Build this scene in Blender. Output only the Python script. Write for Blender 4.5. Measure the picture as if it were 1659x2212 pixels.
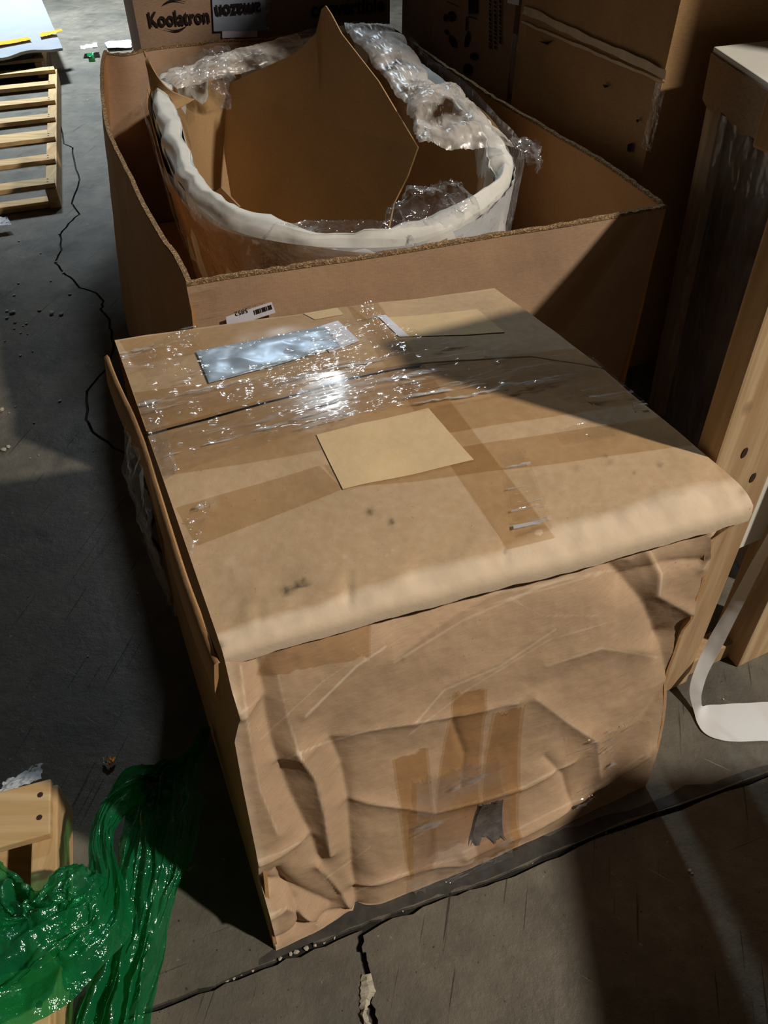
import bpy, bmesh, math, random
import numpy as np
from mathutils import Vector, noise as mnoise

for o in list(bpy.data.objects):
    bpy.data.objects.remove(o, do_unlink=True)
scene = bpy.context.scene
COL = scene.collection
random.seed(7); RNG = np.random.default_rng(7)

# ------------------------------------------------------------------ camera
CAM_H, PITCH, FPX, PX, PY = 1.5, 44.0, 1660.0, 829.5, 1106.0
cam_d = bpy.data.cameras.new('camera'); cam = bpy.data.objects.new('camera', cam_d); COL.objects.link(cam)
cam.location = (0, 0, CAM_H); cam.rotation_euler = (math.radians(90 - PITCH), 0, 0)
cam_d.sensor_fit = 'HORIZONTAL'; cam_d.sensor_width = 36.0; cam_d.lens = 36.0 * FPX / 1659.0
cam_d.clip_start = 0.02; cam_d.clip_end = 100
scene.camera = cam

# ------------------------------------------------------------------ world, lamps, exposure
w = bpy.data.worlds.new('warehouse_air'); scene.world = w; w.use_nodes = True
w.node_tree.nodes['Background'].inputs[0].default_value = (0.9, 0.8, 0.72, 1)
w.node_tree.nodes['Background'].inputs[1].default_value = 0.014
def area(name, loc, target, power, size, col, spread=180):
    d = bpy.data.lights.new(name, 'AREA'); d.shape = 'DISK'; d.size = size; d.energy = power; d.color = col
    d.spread = math.radians(spread)
    o = bpy.data.objects.new(name, d); COL.objects.link(o); o.location = loc
    o.rotation_euler = (Vector(target) - Vector(loc)).to_track_quat('-Z', 'Y').to_euler()
    return o
area('high_bay_lamp_side', (5.0, -1.1, 5.9), (0.0, 1.4, 0.3), 515, 0.28, (1.0, 0.91, 0.80))
area('high_bay_lamp_aisle', (-2.9, 7.6, 5.6), (-2.9, 6.9, 0.0), 235, 0.9, (0.76, 0.89, 1.0), 72)
area('high_bay_lamp_far', (-1.1, 8.3, 5.3), (0.2, 2.2, 0.6), 34, 0.55, (0.74, 0.88, 1.0), 80)
cy = scene.cycles; cy.max_bounces = 5; cy.diffuse_bounces = 3; cy.glossy_bounces = 2; cy.transmission_bounces = 2; cy.transparent_max_bounces = 9; cy.adaptive_threshold = 0.03
vs = scene.view_settings
vs.view_transform = 'Standard'; vs.look = 'None'; vs.gamma = 1.0; vs.use_curve_mapping = False; vs.exposure = 0.0

# ------------------------------------------------------------------ picture <-> place
_p = math.radians(PITCH)
def ray(x, y):
    a, b = (x - PX) / FPX, (y - PY) / FPX
    return np.array([a, math.cos(_p) - b * math.sin(_p), -math.sin(_p) - b * math.cos(_p)])
EYE = np.array([0, 0, CAM_H])
def Z(x, y, z=0.0):                      # point of height z seen at a pixel
    d = ray(x, y); return EYE + d * ((z - CAM_H) / d[2])
def ON(x, y, p0, n):                     # point of a plane seen at a pixel
    d = ray(x, y); p0 = np.asarray(p0, float); n = np.asarray(n, float)
    return EYE + d * (np.dot(p0 - EYE, n) / np.dot(d, n))
def proj(P):
    P = np.asarray(P, float) - EYE
    f = P[..., 1] * math.cos(_p) - P[..., 2] * math.sin(_p)
    dn = -P[..., 1] * math.sin(_p) - P[..., 2] * math.cos(_p)
    return np.stack([PX + FPX * P[..., 0] / f, PY + FPX * dn / f], -1)
def V(*a): return np.array(a, float)
def unit(v): v = np.asarray(v, float); return v / np.linalg.norm(v)

# ------------------------------------------------------------------ materials
def lin(c):
    return tuple((x / 12.92 if x <= 0.04045 else ((x + 0.055) / 1.055) ** 2.4) for x in [k / 255 for k in c])
def new_mat(name):
    m = bpy.data.materials.new(name); m.use_nodes = True
    nt = m.node_tree; nt.nodes.clear()
    out = nt.nodes.new('ShaderNodeOutputMaterial')
    return m, nt, out
def N(nt, typ, **kw):
    n = nt.nodes.new('ShaderNode' + typ)
    for k, v in kw.items():
        if k in n.inputs: n.inputs[k].default_value = v
        else: setattr(n, k, v)
    return n
def mixc(nt, fac, a, b, blend='MIX'):
    n = nt.nodes.new('ShaderNodeMix'); n.data_type = 'RGBA'; n.blend_type = blend
    for sock, val in ((n.inputs[0], fac), (n.inputs[6], a), (n.inputs[7], b)):
        if hasattr(val, 'links') or hasattr(val, 'is_linked'): nt.links.new(val, sock)
        elif isinstance(val, (int, float)): sock.default_value = val
        else: sock.default_value = (*val[:3], 1)
    return n.outputs[2]
def ramp(nt, src, lo, hi):
    n = nt.nodes.new('ShaderNodeMapRange'); n.inputs[1].default_value = lo; n.inputs[2].default_value = hi
    n.clamp = True; nt.links.new(src, n.inputs[0]); return n.outputs[0]
def coords(nt, scale=(1, 1, 1), rot=(0, 0, 0)):
    tc = nt.nodes.new('ShaderNodeTexCoord'); mp = nt.nodes.new('ShaderNodeMapping')
    mp.inputs['Scale'].default_value = scale; mp.inputs['Rotation'].default_value = rot
    nt.links.new(tc.outputs['Object'], mp.inputs['Vector']); return mp.outputs[0]
def streak(nt, angle, scale):          # texture space turned by angle, then stretched
    tc = nt.nodes.new('ShaderNodeTexCoord'); mp = nt.nodes.new('ShaderNodeMapping'); mp.vector_type = 'TEXTURE'
    mp.inputs['Rotation'].default_value = (0, 0, angle); mp.inputs['Scale'].default_value = scale
    nt.links.new(tc.outputs['Object'], mp.inputs['Vector']); return mp.outputs[0]
def noise_tex(nt, vec, scale, detail=4, rough=0.55):
    n = nt.nodes.new('ShaderNodeTexNoise'); n.inputs['Scale'].default_value = scale
    n.inputs['Detail'].default_value = detail; n.inputs['Roughness'].default_value = rough
    nt.links.new(vec, n.inputs['Vector']); return n.outputs[0]
def bump(nt, h, strength, dist, prev=None):
    b = nt.nodes.new('ShaderNodeBump'); b.inputs['Strength'].default_value = strength; b.inputs['Distance'].default_value = dist
    nt.links.new(h, b.inputs['Height'])
    if prev: nt.links.new(prev, b.inputs['Normal'])
    return b.outputs[0]
def principled(nt, out, col, rough, normal=None, spec=0.3, **kw):
    p = nt.nodes.new('ShaderNodeBsdfPrincipled')
    if hasattr(col, 'is_linked'): nt.links.new(col, p.inputs['Base Color'])
    else: p.inputs['Base Color'].default_value = (*col[:3], 1)
    if hasattr(rough, 'is_linked'): nt.links.new(rough, p.inputs['Roughness'])
    else: p.inputs['Roughness'].default_value = rough
    p.inputs['Specular IOR Level'].default_value = spec
    if normal: nt.links.new(normal, p.inputs['Normal'])
    for k, v in kw.items(): p.inputs[k].default_value = v
    nt.links.new(p.outputs[0], out.inputs[0]); return p

def card(name, c, dark=0.8, rot=(0, 0, 0), flute=0.0, rough=0.75, wear=False, blotch=5.0, spec=0.22):
    """kraft cardboard: blotches, fibres, faint flutes; optional 'wear' attribute scuffs it pale"""
    m, nt, out = new_mat(name); c = lin(c)
    v = coords(nt, rot=rot); vf = coords(nt, (1, 1, 9), rot)
    a = ramp(nt, noise_tex(nt, v, blotch, 3), 0.3, 0.72)
    col = mixc(nt, a, tuple(x * dark for x in c), tuple(min(1, x * 1.1) for x in c))
    f = ramp(nt, noise_tex(nt, vf, 60, 2), 0.35, 0.75)
    col = mixc(nt, f, col, mixc(nt, 0.16, col, (0.75, 0.62, 0.45)))
    sp = ramp(nt, noise_tex(nt, v, 230, 2), 0.70, 0.76)
    col = mixc(nt, sp, col, tuple(x * 0.62 for x in c))
    if wear:
        at = nt.nodes.new('ShaderNodeAttribute'); at.attribute_name = 'wear'
        br = ramp(nt, noise_tex(nt, v, 26, 4, 0.65), 0.25, 0.75)
        mm = nt.nodes.new('ShaderNodeMath'); mm.operation = 'MULTIPLY_ADD'
        nt.links.new(at.outputs['Fac'], mm.inputs[0]); mm.inputs[1].default_value = 1.35; 
        ms = nt.nodes.new('ShaderNodeMath'); ms.operation = 'MULTIPLY'; nt.links.new(br, ms.inputs[0]); ms.inputs[1].default_value = -0.45
        nt.links.new(ms.outputs[0], mm.inputs[2]); mm.use_clamp = True
        col = mixc(nt, mm.outputs[0], col, lin((214, 192, 164)))
        dr = nt.nodes.new('ShaderNodeAttribute'); dr.attribute_name = 'dirt'
        col = mixc(nt, dr.outputs['Fac'], col, (0.035, 0.028, 0.02))
    b = bump(nt, noise_tex(nt, v, 95, 2), 0.12, 0.004)
    b = bump(nt, noise_tex(nt, v, 14, 2), 0.18, 0.012, b)
    if flute:
        wv = nt.nodes.new('ShaderNodeTexWave'); wv.inputs['Scale'].default_value = 55; wv.bands_direction = 'X'
        nt.links.new(coords(nt, rot=rot), wv.inputs['Vector']); b = bump(nt, wv.outputs[1], flute, 0.002, b)
    principled(nt, out, col, rough, b, spec)
    return m
def corrugated_edge(name, c):
    m, nt, out = new_mat(name); c = lin(c)
    v = coords(nt, (1, 1, 1)); a = ramp(nt, noise_tex(nt, v, 190, 3, 0.7), 0.42, 0.6)
    principled(nt, out, mixc(nt, a, tuple(x * 0.35 for x in c), c), 0.9, bump(nt, a, 0.8, 0.004), 0.1); return m
def plain(name, c, rough=0.6, spec=0.3, n=0.1, scale=20, **kw):
    m, nt, out = new_mat(name); c = lin(c); v = coords(nt)
    t = ramp(nt, noise_tex(nt, v, scale, 4), 0.3, 0.7)
    col = mixc(nt, t, tuple(x * (1 - n) for x in c), tuple(min(1, x * (1 + n)) for x in c))
    principled(nt, out, col, rough, bump(nt, t, 0.1, 0.004), spec, **kw); return m
def wood(name, c, c2, axis=1, rot=(0, 0, 0), rough=0.62):
    m, nt, out = new_mat(name); c = lin(c); c2 = lin(c2)
    s = [14, 14, 14]; s[axis] = 0.9
    v = coords(nt, tuple(s), rot)
    g = noise_tex(nt, v, 3.0, 6, 0.6); w_ = nt.nodes.new('ShaderNodeTexWave'); w_.wave_type = 'RINGS'
    w_.inputs['Scale'].default_value = 0.55; w_.inputs['Distortion'].default_value = 5.5; w_.inputs['Detail'].default_value = 3
    nt.links.new(v, w_.inputs['Vector'])
    col = mixc(nt, ramp(nt, g, 0.3, 0.7), c2, c)
    col = mixc(nt, ramp(nt, w_.outputs[1], 0.45, 1.0), col, mixc(nt, 0.45, col, c2))
    kn = ramp(nt, noise_tex(nt, coords(nt), 7, 1), 0.72, 0.77)
    col = mixc(nt, kn, col, tuple(x * 0.4 for x in c2))
    principled(nt, out, col, rough, bump(nt, g, 0.2, 0.004), 0.25); return m
def film(name, tint=(1, 1, 1), white=0.06, rough=0.09, gloss=0.25, wr=1.0, scale=18, wcol=(0.9, 0.92, 0.95), lines=0.0, angle=0.333, stretch=(9, 1, 1)):
    """thin plastic: see-through, a little milky, shiny creases; lines = strength of pale crease streaks, highlights put into the colour"""
    m, nt, out = new_mat(name)
    v = streak(nt, angle, stretch) if lines else coords(nt)
    n1 = noise_tex(nt, v, scale, 3, 0.6); n2 = noise_tex(nt, v, scale * 3.3, 2, 0.6)
    b = bump(nt, n1, 0.9 * wr, 0.02); b = bump(nt, n2, 0.7 * wr, 0.006, b)
    tr = N(nt, 'BsdfTransparent'); tr.inputs[0].default_value = (*tint, 1)
    gl = N(nt, 'BsdfGlossy'); gl.inputs['Roughness'].default_value = rough; nt.links.new(b, gl.inputs['Normal'])
    df = N(nt, 'BsdfDiffuse'); df.inputs[0].default_value = (*wcol, 1); nt.links.new(b, df.inputs['Normal'])
    tl = N(nt, 'BsdfTranslucent'); tl.inputs[0].default_value = (*wcol, 1)
    ds = N(nt, 'MixShader'); ds.inputs[0].default_value = 0.4; nt.links.new(df.outputs[0], ds.inputs[1]); nt.links.new(tl.outputs[0], ds.inputs[2])
    m1 = N(nt, 'MixShader'); wm = ramp(nt, n1, 0.35, 0.75)
    mu = N(nt, 'Math', operation='MULTIPLY'); nt.links.new(wm, mu.inputs[0]); mu.inputs[1].default_value = white * 2
    fac = mu.outputs[0]; gfac = None
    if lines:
        ln = ramp(nt, noise_tex(nt, v, scale * 2.2, 3, 0.62), 0.58, 0.68); pt = ramp(nt, noise_tex(nt, coords(nt), 7, 2), 0.36, 0.56)  # whitish streaks mixed in as painted highlights along the film creases
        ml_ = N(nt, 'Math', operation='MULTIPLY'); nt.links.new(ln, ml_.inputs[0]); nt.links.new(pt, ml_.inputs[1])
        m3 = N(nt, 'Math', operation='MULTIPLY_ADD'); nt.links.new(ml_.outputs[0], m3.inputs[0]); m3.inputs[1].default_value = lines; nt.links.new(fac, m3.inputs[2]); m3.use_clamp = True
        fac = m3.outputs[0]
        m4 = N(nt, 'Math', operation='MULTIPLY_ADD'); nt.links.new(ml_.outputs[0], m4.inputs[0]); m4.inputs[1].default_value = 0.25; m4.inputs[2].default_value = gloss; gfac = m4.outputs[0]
    nt.links.new(fac, m1.inputs[0]); nt.links.new(tr.outputs[0], m1.inputs[1]); nt.links.new(ds.outputs[0], m1.inputs[2])
    m2 = N(nt, 'MixShader'); m2.inputs[0].default_value = gloss; nt.links.new(m1.outputs[0], m2.inputs[1]); nt.links.new(gl.outputs[0], m2.inputs[2])
    if gfac: nt.links.new(gfac, m2.inputs[0])
    nt.links.new(m2.outputs[0], out.inputs[0]); return m

def tape(name, tint, rough, gloss):
    """smooth packing tape: tinted, see-through, one soft ripple"""
    m, nt, out = new_mat(name)
    b = bump(nt, noise_tex(nt, coords(nt), 9, 1), 0.12, 0.02)
    tr = N(nt, 'BsdfTransparent'); tr.inputs[0].default_value = (*tint, 1)
    gl = N(nt, 'BsdfGlossy'); gl.inputs['Roughness'].default_value = rough; nt.links.new(b, gl.inputs['Normal'])
    m2 = N(nt, 'MixShader'); m2.inputs[0].default_value = gloss; nt.links.new(tr.outputs[0], m2.inputs[1]); nt.links.new(gl.outputs[0], m2.inputs[2])
    nt.links.new(m2.outputs[0], out.inputs[0]); return m

M = {}
M['kraft_top'] = card('kraft_top', (184, 154, 118), 0.86, wear=True, blotch=4)
M['kraft_front'] = card('kraft_front', (184, 153, 122), 0.84, wear=True, blotch=5)
M['kraft_side'] = card('kraft_side', (180, 135, 86), 0.85)
M['kraft_open'] = card('kraft_open', (176, 142, 112), 0.85, flute=0.03, rot=(0, 0, 0.33))
M['kraft_open_in'] = card('kraft_open_in', (190, 138, 84), 0.88)
M['kraft_liner'] = card('kraft_liner', (174, 140, 96), 0.9, blotch=3)
M['kraft_wrap'] = card('kraft_wrap', (186, 148, 106), 0.8)
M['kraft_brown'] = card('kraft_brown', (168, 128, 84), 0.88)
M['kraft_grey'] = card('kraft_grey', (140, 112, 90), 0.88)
M['kraft_label'] = card('kraft_label', (204, 176, 132), 0.93, blotch=9)
M['edge'] = corrugated_edge('corrugated_edge', (196, 160, 118))
M['ink'] = plain('printed_ink', (38, 32, 30), 0.8, 0.1)
M['grey_ink'] = plain('faded_ink', (92, 92, 100), 0.8, 0.1)
M['white_paper'] = plain('white_paper', (212, 212, 222), 0.55, 0.3, 0.05)
M['foam'] = plain('white_foam', (216, 214, 206), 0.8, 0.2, 0.06, 30)
M['foam_sheet'] = plain('foam_sheet', (206, 208, 208), 0.7, 0.2, 0.03, 8)
M['white_board'] = plain('white_board', (214, 212, 200), 0.6, 0.25, 0.05, 8)
M['tape'] = tape('packing_tape', (0.92, 0.87, 0.79), 0.2, 0.05)
M['tape_brown'] = tape('brown_packing_tape', (0.90, 0.82, 0.70), 0.22, 0.06)
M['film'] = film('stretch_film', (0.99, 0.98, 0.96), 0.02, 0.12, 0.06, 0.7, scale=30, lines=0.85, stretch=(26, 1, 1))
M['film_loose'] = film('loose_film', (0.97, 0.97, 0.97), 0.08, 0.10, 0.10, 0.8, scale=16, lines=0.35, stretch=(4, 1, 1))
M['film_milky'] = film('milky_film', (0.95, 0.94, 0.92), 0.95, 0.3, 0.05, 0.2, scale=8, wcol=(0.84, 0.79, 0.72))
M['concrete_dark'] = plain('joint_filler', (40, 38, 36), 0.85, 0.2, 0.4, 40)
M['rubble'] = plain('rubble', (172, 166, 150), 0.9, 0.1, 0.2, 60)
M['orange_tape'] = plain('orange_tape', (238, 150, 40), 0.4, 0.4)
M['wood'] = wood('pine_lumber', (212, 182, 134), (178, 142, 96), 1)
M['wood_z'] = wood('pine_stud', (198, 172, 134), (158, 126, 90), 2)
M['wood_x'] = wood('pine_plank', (216, 188, 140), (184, 148, 100), 0, (0, 0, -0.25))
M['board_brown'] = wood('brown_board', (124, 102, 80), (92, 72, 54), 2, rough=0.35)
M['black_plastic'] = plain('black_plastic', (24, 22, 26), 0.35, 0.4)
M['nail'] = plain('nail_hole', (58, 40, 30), 0.7)

def concrete():
    m, nt, out = new_mat('concrete'); v = coords(nt)
    a = ramp(nt, noise_tex(nt, v, 1.6, 4, 0.62), 0.30, 0.70); b_ = ramp(nt, noise_tex(nt, v, 11, 5, 0.68), 0.30, 0.70)
    col = mixc(nt, a, lin((88, 86, 78)), lin((128, 120, 106)))
    col = mixc(nt, b_, mixc(nt, 0.55, col, lin((62, 58, 50))), col)
    st = ramp(nt, noise_tex(nt, v, 4.5, 3, 0.6), 0.58, 0.72); col = mixc(nt, st, col, mixc(nt, 0.6, col, lin((50, 47, 44))))
    for ang, sc, lo, c, am in ((1.35, 3.0, 0.655, (44, 38, 34), .75), (0.35, 3.2, 0.70, (48, 44, 40), .6), (2.6, 4.0, 0.715, (172, 166, 152), .4)):
        k = ramp(nt, noise_tex(nt, streak(nt, ang, (1.1, .035, 1)), sc, 2, 0.65), lo, lo + .03)
        col = mixc(nt, k, col, mixc(nt, am, col, lin(c)))
    sp = ramp(nt, noise_tex(nt, v, 120, 2), 0.68, 0.76); col = mixc(nt, sp, col, lin((48, 44, 40)))
    pt = ramp(nt, noise_tex(nt, v, 34, 3), 0.70, 0.75); col = mixc(nt, pt, col, mixc(nt, .5, col, lin((176, 170, 156))))
    rg = ramp(nt, noise_tex(nt, v, 4, 2), 0.2, 0.9); mr = N(nt, 'MapRange'); nt.links.new(rg, mr.inputs[0]); mr.inputs[3].default_value = 0.42; mr.inputs[4].default_value = 0.75
    bb = bump(nt, noise_tex(nt, v, 40, 4, 0.7), 0.35, 0.008)
    principled(nt, out, col, mr.outputs[0], bb, 0.3); return m
M['concrete'] = concrete()

def foil():
    m, nt, out = new_mat('silver_pouch'); v = coords(nt, (1, 1, 1), (0, 0, -0.25))
    n1 = noise_tex(nt, v, 14, 2, 0.5)
    b = bump(nt, n1, 0.35, 0.02)
    principled(nt, out, lin((164, 178, 192)), 0.42, b, 0.5, Metallic=0.3); return m
M['foil'] = foil()
def green():
    m, nt, out = new_mat('green_film'); v = coords(nt)
    n1 = noise_tex(nt, v, 22, 5, 0.6); b = bump(nt, n1, 0.6, 0.015)
    tr = N(nt, 'BsdfTransparent'); tr.inputs[0].default_value = (0.14, 0.68, 0.32, 1)
    df = N(nt, 'BsdfDiffuse'); df.inputs[0].default_value = (0.018, 0.36, 0.13, 1)
    tl = N(nt, 'BsdfTranslucent'); tl.inputs[0].default_value = (0.03, 0.52, 0.18, 1)
    gl = N(nt, 'BsdfGlossy'); gl.inputs['Roughness'].default_value = 0.10; nt.links.new(b, gl.inputs['Normal']); nt.links.new(b, df.inputs['Normal'])
    d2 = N(nt, 'MixShader'); d2.inputs[0].default_value = 0.45; nt.links.new(df.outputs[0], d2.inputs[1]); nt.links.new(tl.outputs[0], d2.inputs[2])
    m1 = N(nt, 'MixShader'); m1.inputs[0].default_value = 0.42; nt.links.new(tr.outputs[0], m1.inputs[1]); nt.links.new(d2.outputs[0], m1.inputs[2])
    m2 = N(nt, 'MixShader'); m2.inputs[0].default_value = 0.10; nt.links.new(m1.outputs[0], m2.inputs[1]); nt.links.new(gl.outputs[0], m2.inputs[2])
    nt.links.new(m2.outputs[0], out.inputs[0]); return m
M['green'] = green()

# ------------------------------------------------------------------ object helpers
ORG = {}
def tag(o, label=None, cat=None, group=None, kind=None):
    if label: o['label'] = label
    if cat: o['category'] = cat
    if group: o['group'] = group
    if kind: o['kind'] = kind
    return o
def empty(name, loc, label, cat, group=None):
    o = bpy.data.objects.new(name, None); COL.objects.link(o); o.empty_display_size = 0.1
    o.location = [float(x) for x in loc]; ORG[o.name] = np.asarray(loc, float); return tag(o, label, cat, group)
def mk(name, vf, mat, parent=None, smooth=False, base=None, attrs=None, mats=None, fm=None):
    verts, faces = vf; verts = np.asarray(verts, float).reshape(-1, 3)
    if parent is not None: org = ORG[parent.name]
    else:
        org = np.asarray(base, float) if base is not None else V(*(verts[:, :2].mean(0)), verts[:, 2].min())
    me = bpy.data.meshes.new(name); me.from_pydata((verts - org).tolist(), [], [list(map(int, f)) for f in faces])
    me.update()
    me.materials.append(M[mat] if isinstance(mat, str) else mat)
    for x in (mats or []): me.materials.append(M[x])
    if fm is not None:
        for p, k in zip(me.polygons, fm): p.material_index = k
    if attrs:
        for k, a in attrs.items():
            a = np.asarray(a, np.float32).ravel(); a = np.r_[a, np.full(max(0, len(verts) - len(a)), .25 if k == 'wear' else 0, np.float32)]; at = me.attributes.new(k, 'FLOAT', 'POINT'); at.data.foreach_set('value', a[:len(verts)])
    if smooth: me.polygons.foreach_set('use_smooth', [True] * len(me.polygons))
    o = bpy.data.objects.new(name, me); COL.objects.link(o); ORG[o.name] = org
    if parent is not None: o.parent = parent
    else: o.location = org.tolist()
    return o
def join(*vfs):
    vs_, fs = [], []; k = 0
    for v, f in vfs:
        v = np.asarray(v, float).reshape(-1, 3); vs_.append(v); fs += [[i + k for i in q] for q in f]; k += len(v)
    return np.concatenate(vs_), fs
def gridfaces(n, m, wrap=False, off=0):
    f = []
    for i in range(n - 1):
        for j in range(m if wrap else m - 1):
            a, b = i * m + j, i * m + (j + 1) % m
            f.append([off + a, off + b, off + b + m, off + a + m])
    return f
def gnormals(G):
    du = np.gradient(G, axis=1); dv = np.gradient(G, axis=0); n = np.cross(du, dv)
    return n / (np.linalg.norm(n, axis=-1, keepdims=True) + 1e-12)
def sheet(G, t):                         # grid surface -> closed sheet of thickness t (below the surface)
    G = np.asarray(G, float); n, m = G.shape[:2]; B = G - gnormals(G) * t; k = n * m
    f = gridfaces(n, m) + [q[::-1] for q in gridfaces(n, m, off=k)]
    per = [j for j in range(m)] + [i * m + m - 1 for i in range(1, n)] + [(n - 1) * m + j for j in range(m - 2, -1, -1)] + [i * m for i in range(n - 2, 0, -1)]
    A_, B_ = G.reshape(-1, 3), B.reshape(-1, 3); q = len(per)     # rim strip has its own points so that the edge stays crisp
    f += [[2 * k + (i + 1) % q, 2 * k + i, 2 * k + q + i, 2 * k + q + (i + 1) % q] for i in range(q)]
    return np.concatenate([A_, B_, A_[per], B_[per]]), f
def surf(G):
    return G.reshape(-1, 3), gridfaces(G.shape[0], G.shape[1])
def bil(a, b, c, d):                     # a(0,0) b(1,0) c(0,1) d(1,1)
    def S(u, v):
        u = np.asarray(u, float)[..., None]; v = np.asarray(v, float)[..., None]
        return (a * (1 - u) + b * u) * (1 - v) + (c * (1 - u) + d * u) * v
    return S
def inv(S, px):                          # pixels -> (u,v) on a smooth surface S
    px = np.asarray(px, float); u = np.full(px.shape[:-1], .5); v = u.copy()
    for _ in range(14):
        e = px - proj(S(u, v)); h = 1e-4
        a = (proj(S(u + h, v)) - proj(S(u - h, v))) / (2 * h); b = (proj(S(u, v + h)) - proj(S(u, v - h))) / (2 * h)
        D = a[..., 0] * b[..., 1] - a[..., 1] * b[..., 0]
        du = (e[..., 0] * b[..., 1] - e[..., 1] * b[..., 0]) / D; dv = (a[..., 0] * e[..., 1] - a[..., 1] * e[..., 0]) / D
        u = u + np.clip(du, -.4, .4); v = v + np.clip(dv, -.4, .4)
    return u, v
def qgrid(q, n, m):                      # pixel quad (tl, tr, br, bl) -> grid of pixels
    q = [V(*p) for p in q]; s = np.linspace(0, 1, m)[None, :, None]; t = np.linspace(0, 1, n)[:, None, None]
    return (q[0] * (1 - s) + q[1] * s) * (1 - t) + (q[3] * (1 - s) + q[2] * s) * t
def box(c, ax, ay, az, sx, sy, sz):
    c = np.asarray(c, float); ax, ay, az = unit(ax), unit(ay), unit(az)
    v = [c + ax * sx * i / 2 + ay * sy * j / 2 + az * sz * k / 2 for k in (-1, 1) for j in (-1, 1) for i in (-1, 1)]
    return np.array(v), [[0, 2, 3, 1], [4, 5, 7, 6], [0, 1, 5, 4], [2, 6, 7, 3], [0, 4, 6, 2], [1, 3, 7, 5]]
def bevel(vf, off=0.004, seg=2):
    bm = bmesh.new(); vs_ = [bm.verts.new(p) for p in vf[0]]
    for f in vf[1]: bm.faces.new([vs_[i] for i in f])
    bmesh.ops.recalc_face_normals(bm, faces=bm.faces)
    bmesh.ops.bevel(bm, geom=list(bm.edges), offset=off, segments=seg, profile=0.6, affect='EDGES')
    bm.verts.index_update(); r = [tuple(v.co) for v in bm.verts], [[v.index for v in f.verts] for f in bm.faces]; bm.free(); return r
def beam(p0, p1, side, w_, t, off=0.003):
    """lumber from p0 to p1: width w_ along 'side', thickness t across"""
    p0 = np.asarray(p0, float); p1 = np.asarray(p1, float); a = unit(p1 - p0)
    s = np.asarray(side, float); s = unit(s - a * np.dot(s, a)); n = np.cross(a, s)
    return bevel(box((p0 + p1) / 2, a, s, n, np.linalg.norm(p1 - p0), w_, t), off)
def prism(poly, z0, z1):
    n = len(poly); v = [(p[0], p[1], z1) for p in poly] + [(p[0], p[1], z0) for p in poly]
    return v, [list(range(n)), list(range(2 * n - 1, n - 1, -1))] + [[(i + 1) % n, i, i + n, (i + 1) % n + n] for i in range(n)]
def smooth_path(pts, n, closed=False):
    P = np.asarray(pts, float); k = len(P); out = []
    segs = k if closed else k - 1
    for t in np.linspace(0, segs, n, endpoint=not closed):
        i = min(int(t), segs - 1); f = t - i
        g = (lambda j: P[j % k]) if closed else (lambda j: P[min(max(j, 0), k - 1)])
        a, b, c, d = g(i - 1), g(i), g(i + 1), g(i + 2)
        out.append(0.5 * ((2 * b) + (c - a) * f + (2 * a - 5 * b + 4 * c - d) * f * f + (3 * b - a - 3 * c + d) * f ** 3))
    return np.array(out)
def fbm(P, scale, octv=4, seed=0.0, ridged=False):
    P = np.asarray(P, float); s = P.reshape(-1, 3); r = np.zeros(len(s))
    for i, p in enumerate(s):
        q = Vector((p[0] * scale + seed, p[1] * scale - seed, p[2] * scale + 2 * seed)); a = 1.0; acc = 0.0
        for _ in range(octv):
            x = mnoise.noise(q); acc += a * ((0.5 - abs(x)) if ridged else x); q = q * 2.03; a *= 0.5
        r[i] = acc
    return r.reshape(P.shape[:-1])
def segdist(px, poly):
    px = np.asarray(px, float); d = np.full(px.shape[:-1], 1e9)
    for a, b in zip(poly[:-1], poly[1:]):
        a = V(*a); b = V(*b); ab = b - a
        t = np.clip(((px - a) @ ab) / (ab @ ab), 0, 1); q = a + t[..., None] * ab
        d = np.minimum(d, np.linalg.norm(px - q, axis=-1))
    return d
def text_mesh(s, o, xd, yd, size, name, mat, parent, bold=0.0, spin=False):
    cu = bpy.data.curves.new('t', 'FONT'); cu.body = s; cu.size = 1.0; cu.offset = bold; cu.resolution_u = 3
    cu.align_x = 'CENTER'; cu.align_y = 'CENTER'
    ob = bpy.data.objects.new('t', cu); COL.objects.link(ob); bpy.context.view_layer.update()
    me = bpy.data.meshes.new_from_object(ob); bpy.data.objects.remove(ob, do_unlink=True)
    xd, yd = unit(xd), unit(yd)
    if spin: xd, yd = -xd, -yd
    v = np.array([np.asarray(o, float) + xd * p.co.x * size + yd * p.co.y * size for p in me.vertices])
    f = [list(p.vertices) for p in me.polygons]; bpy.data.meshes.remove(me)
    return mk(name, (v, f), mat, parent)

UP = V(0, 0, 1)
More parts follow.
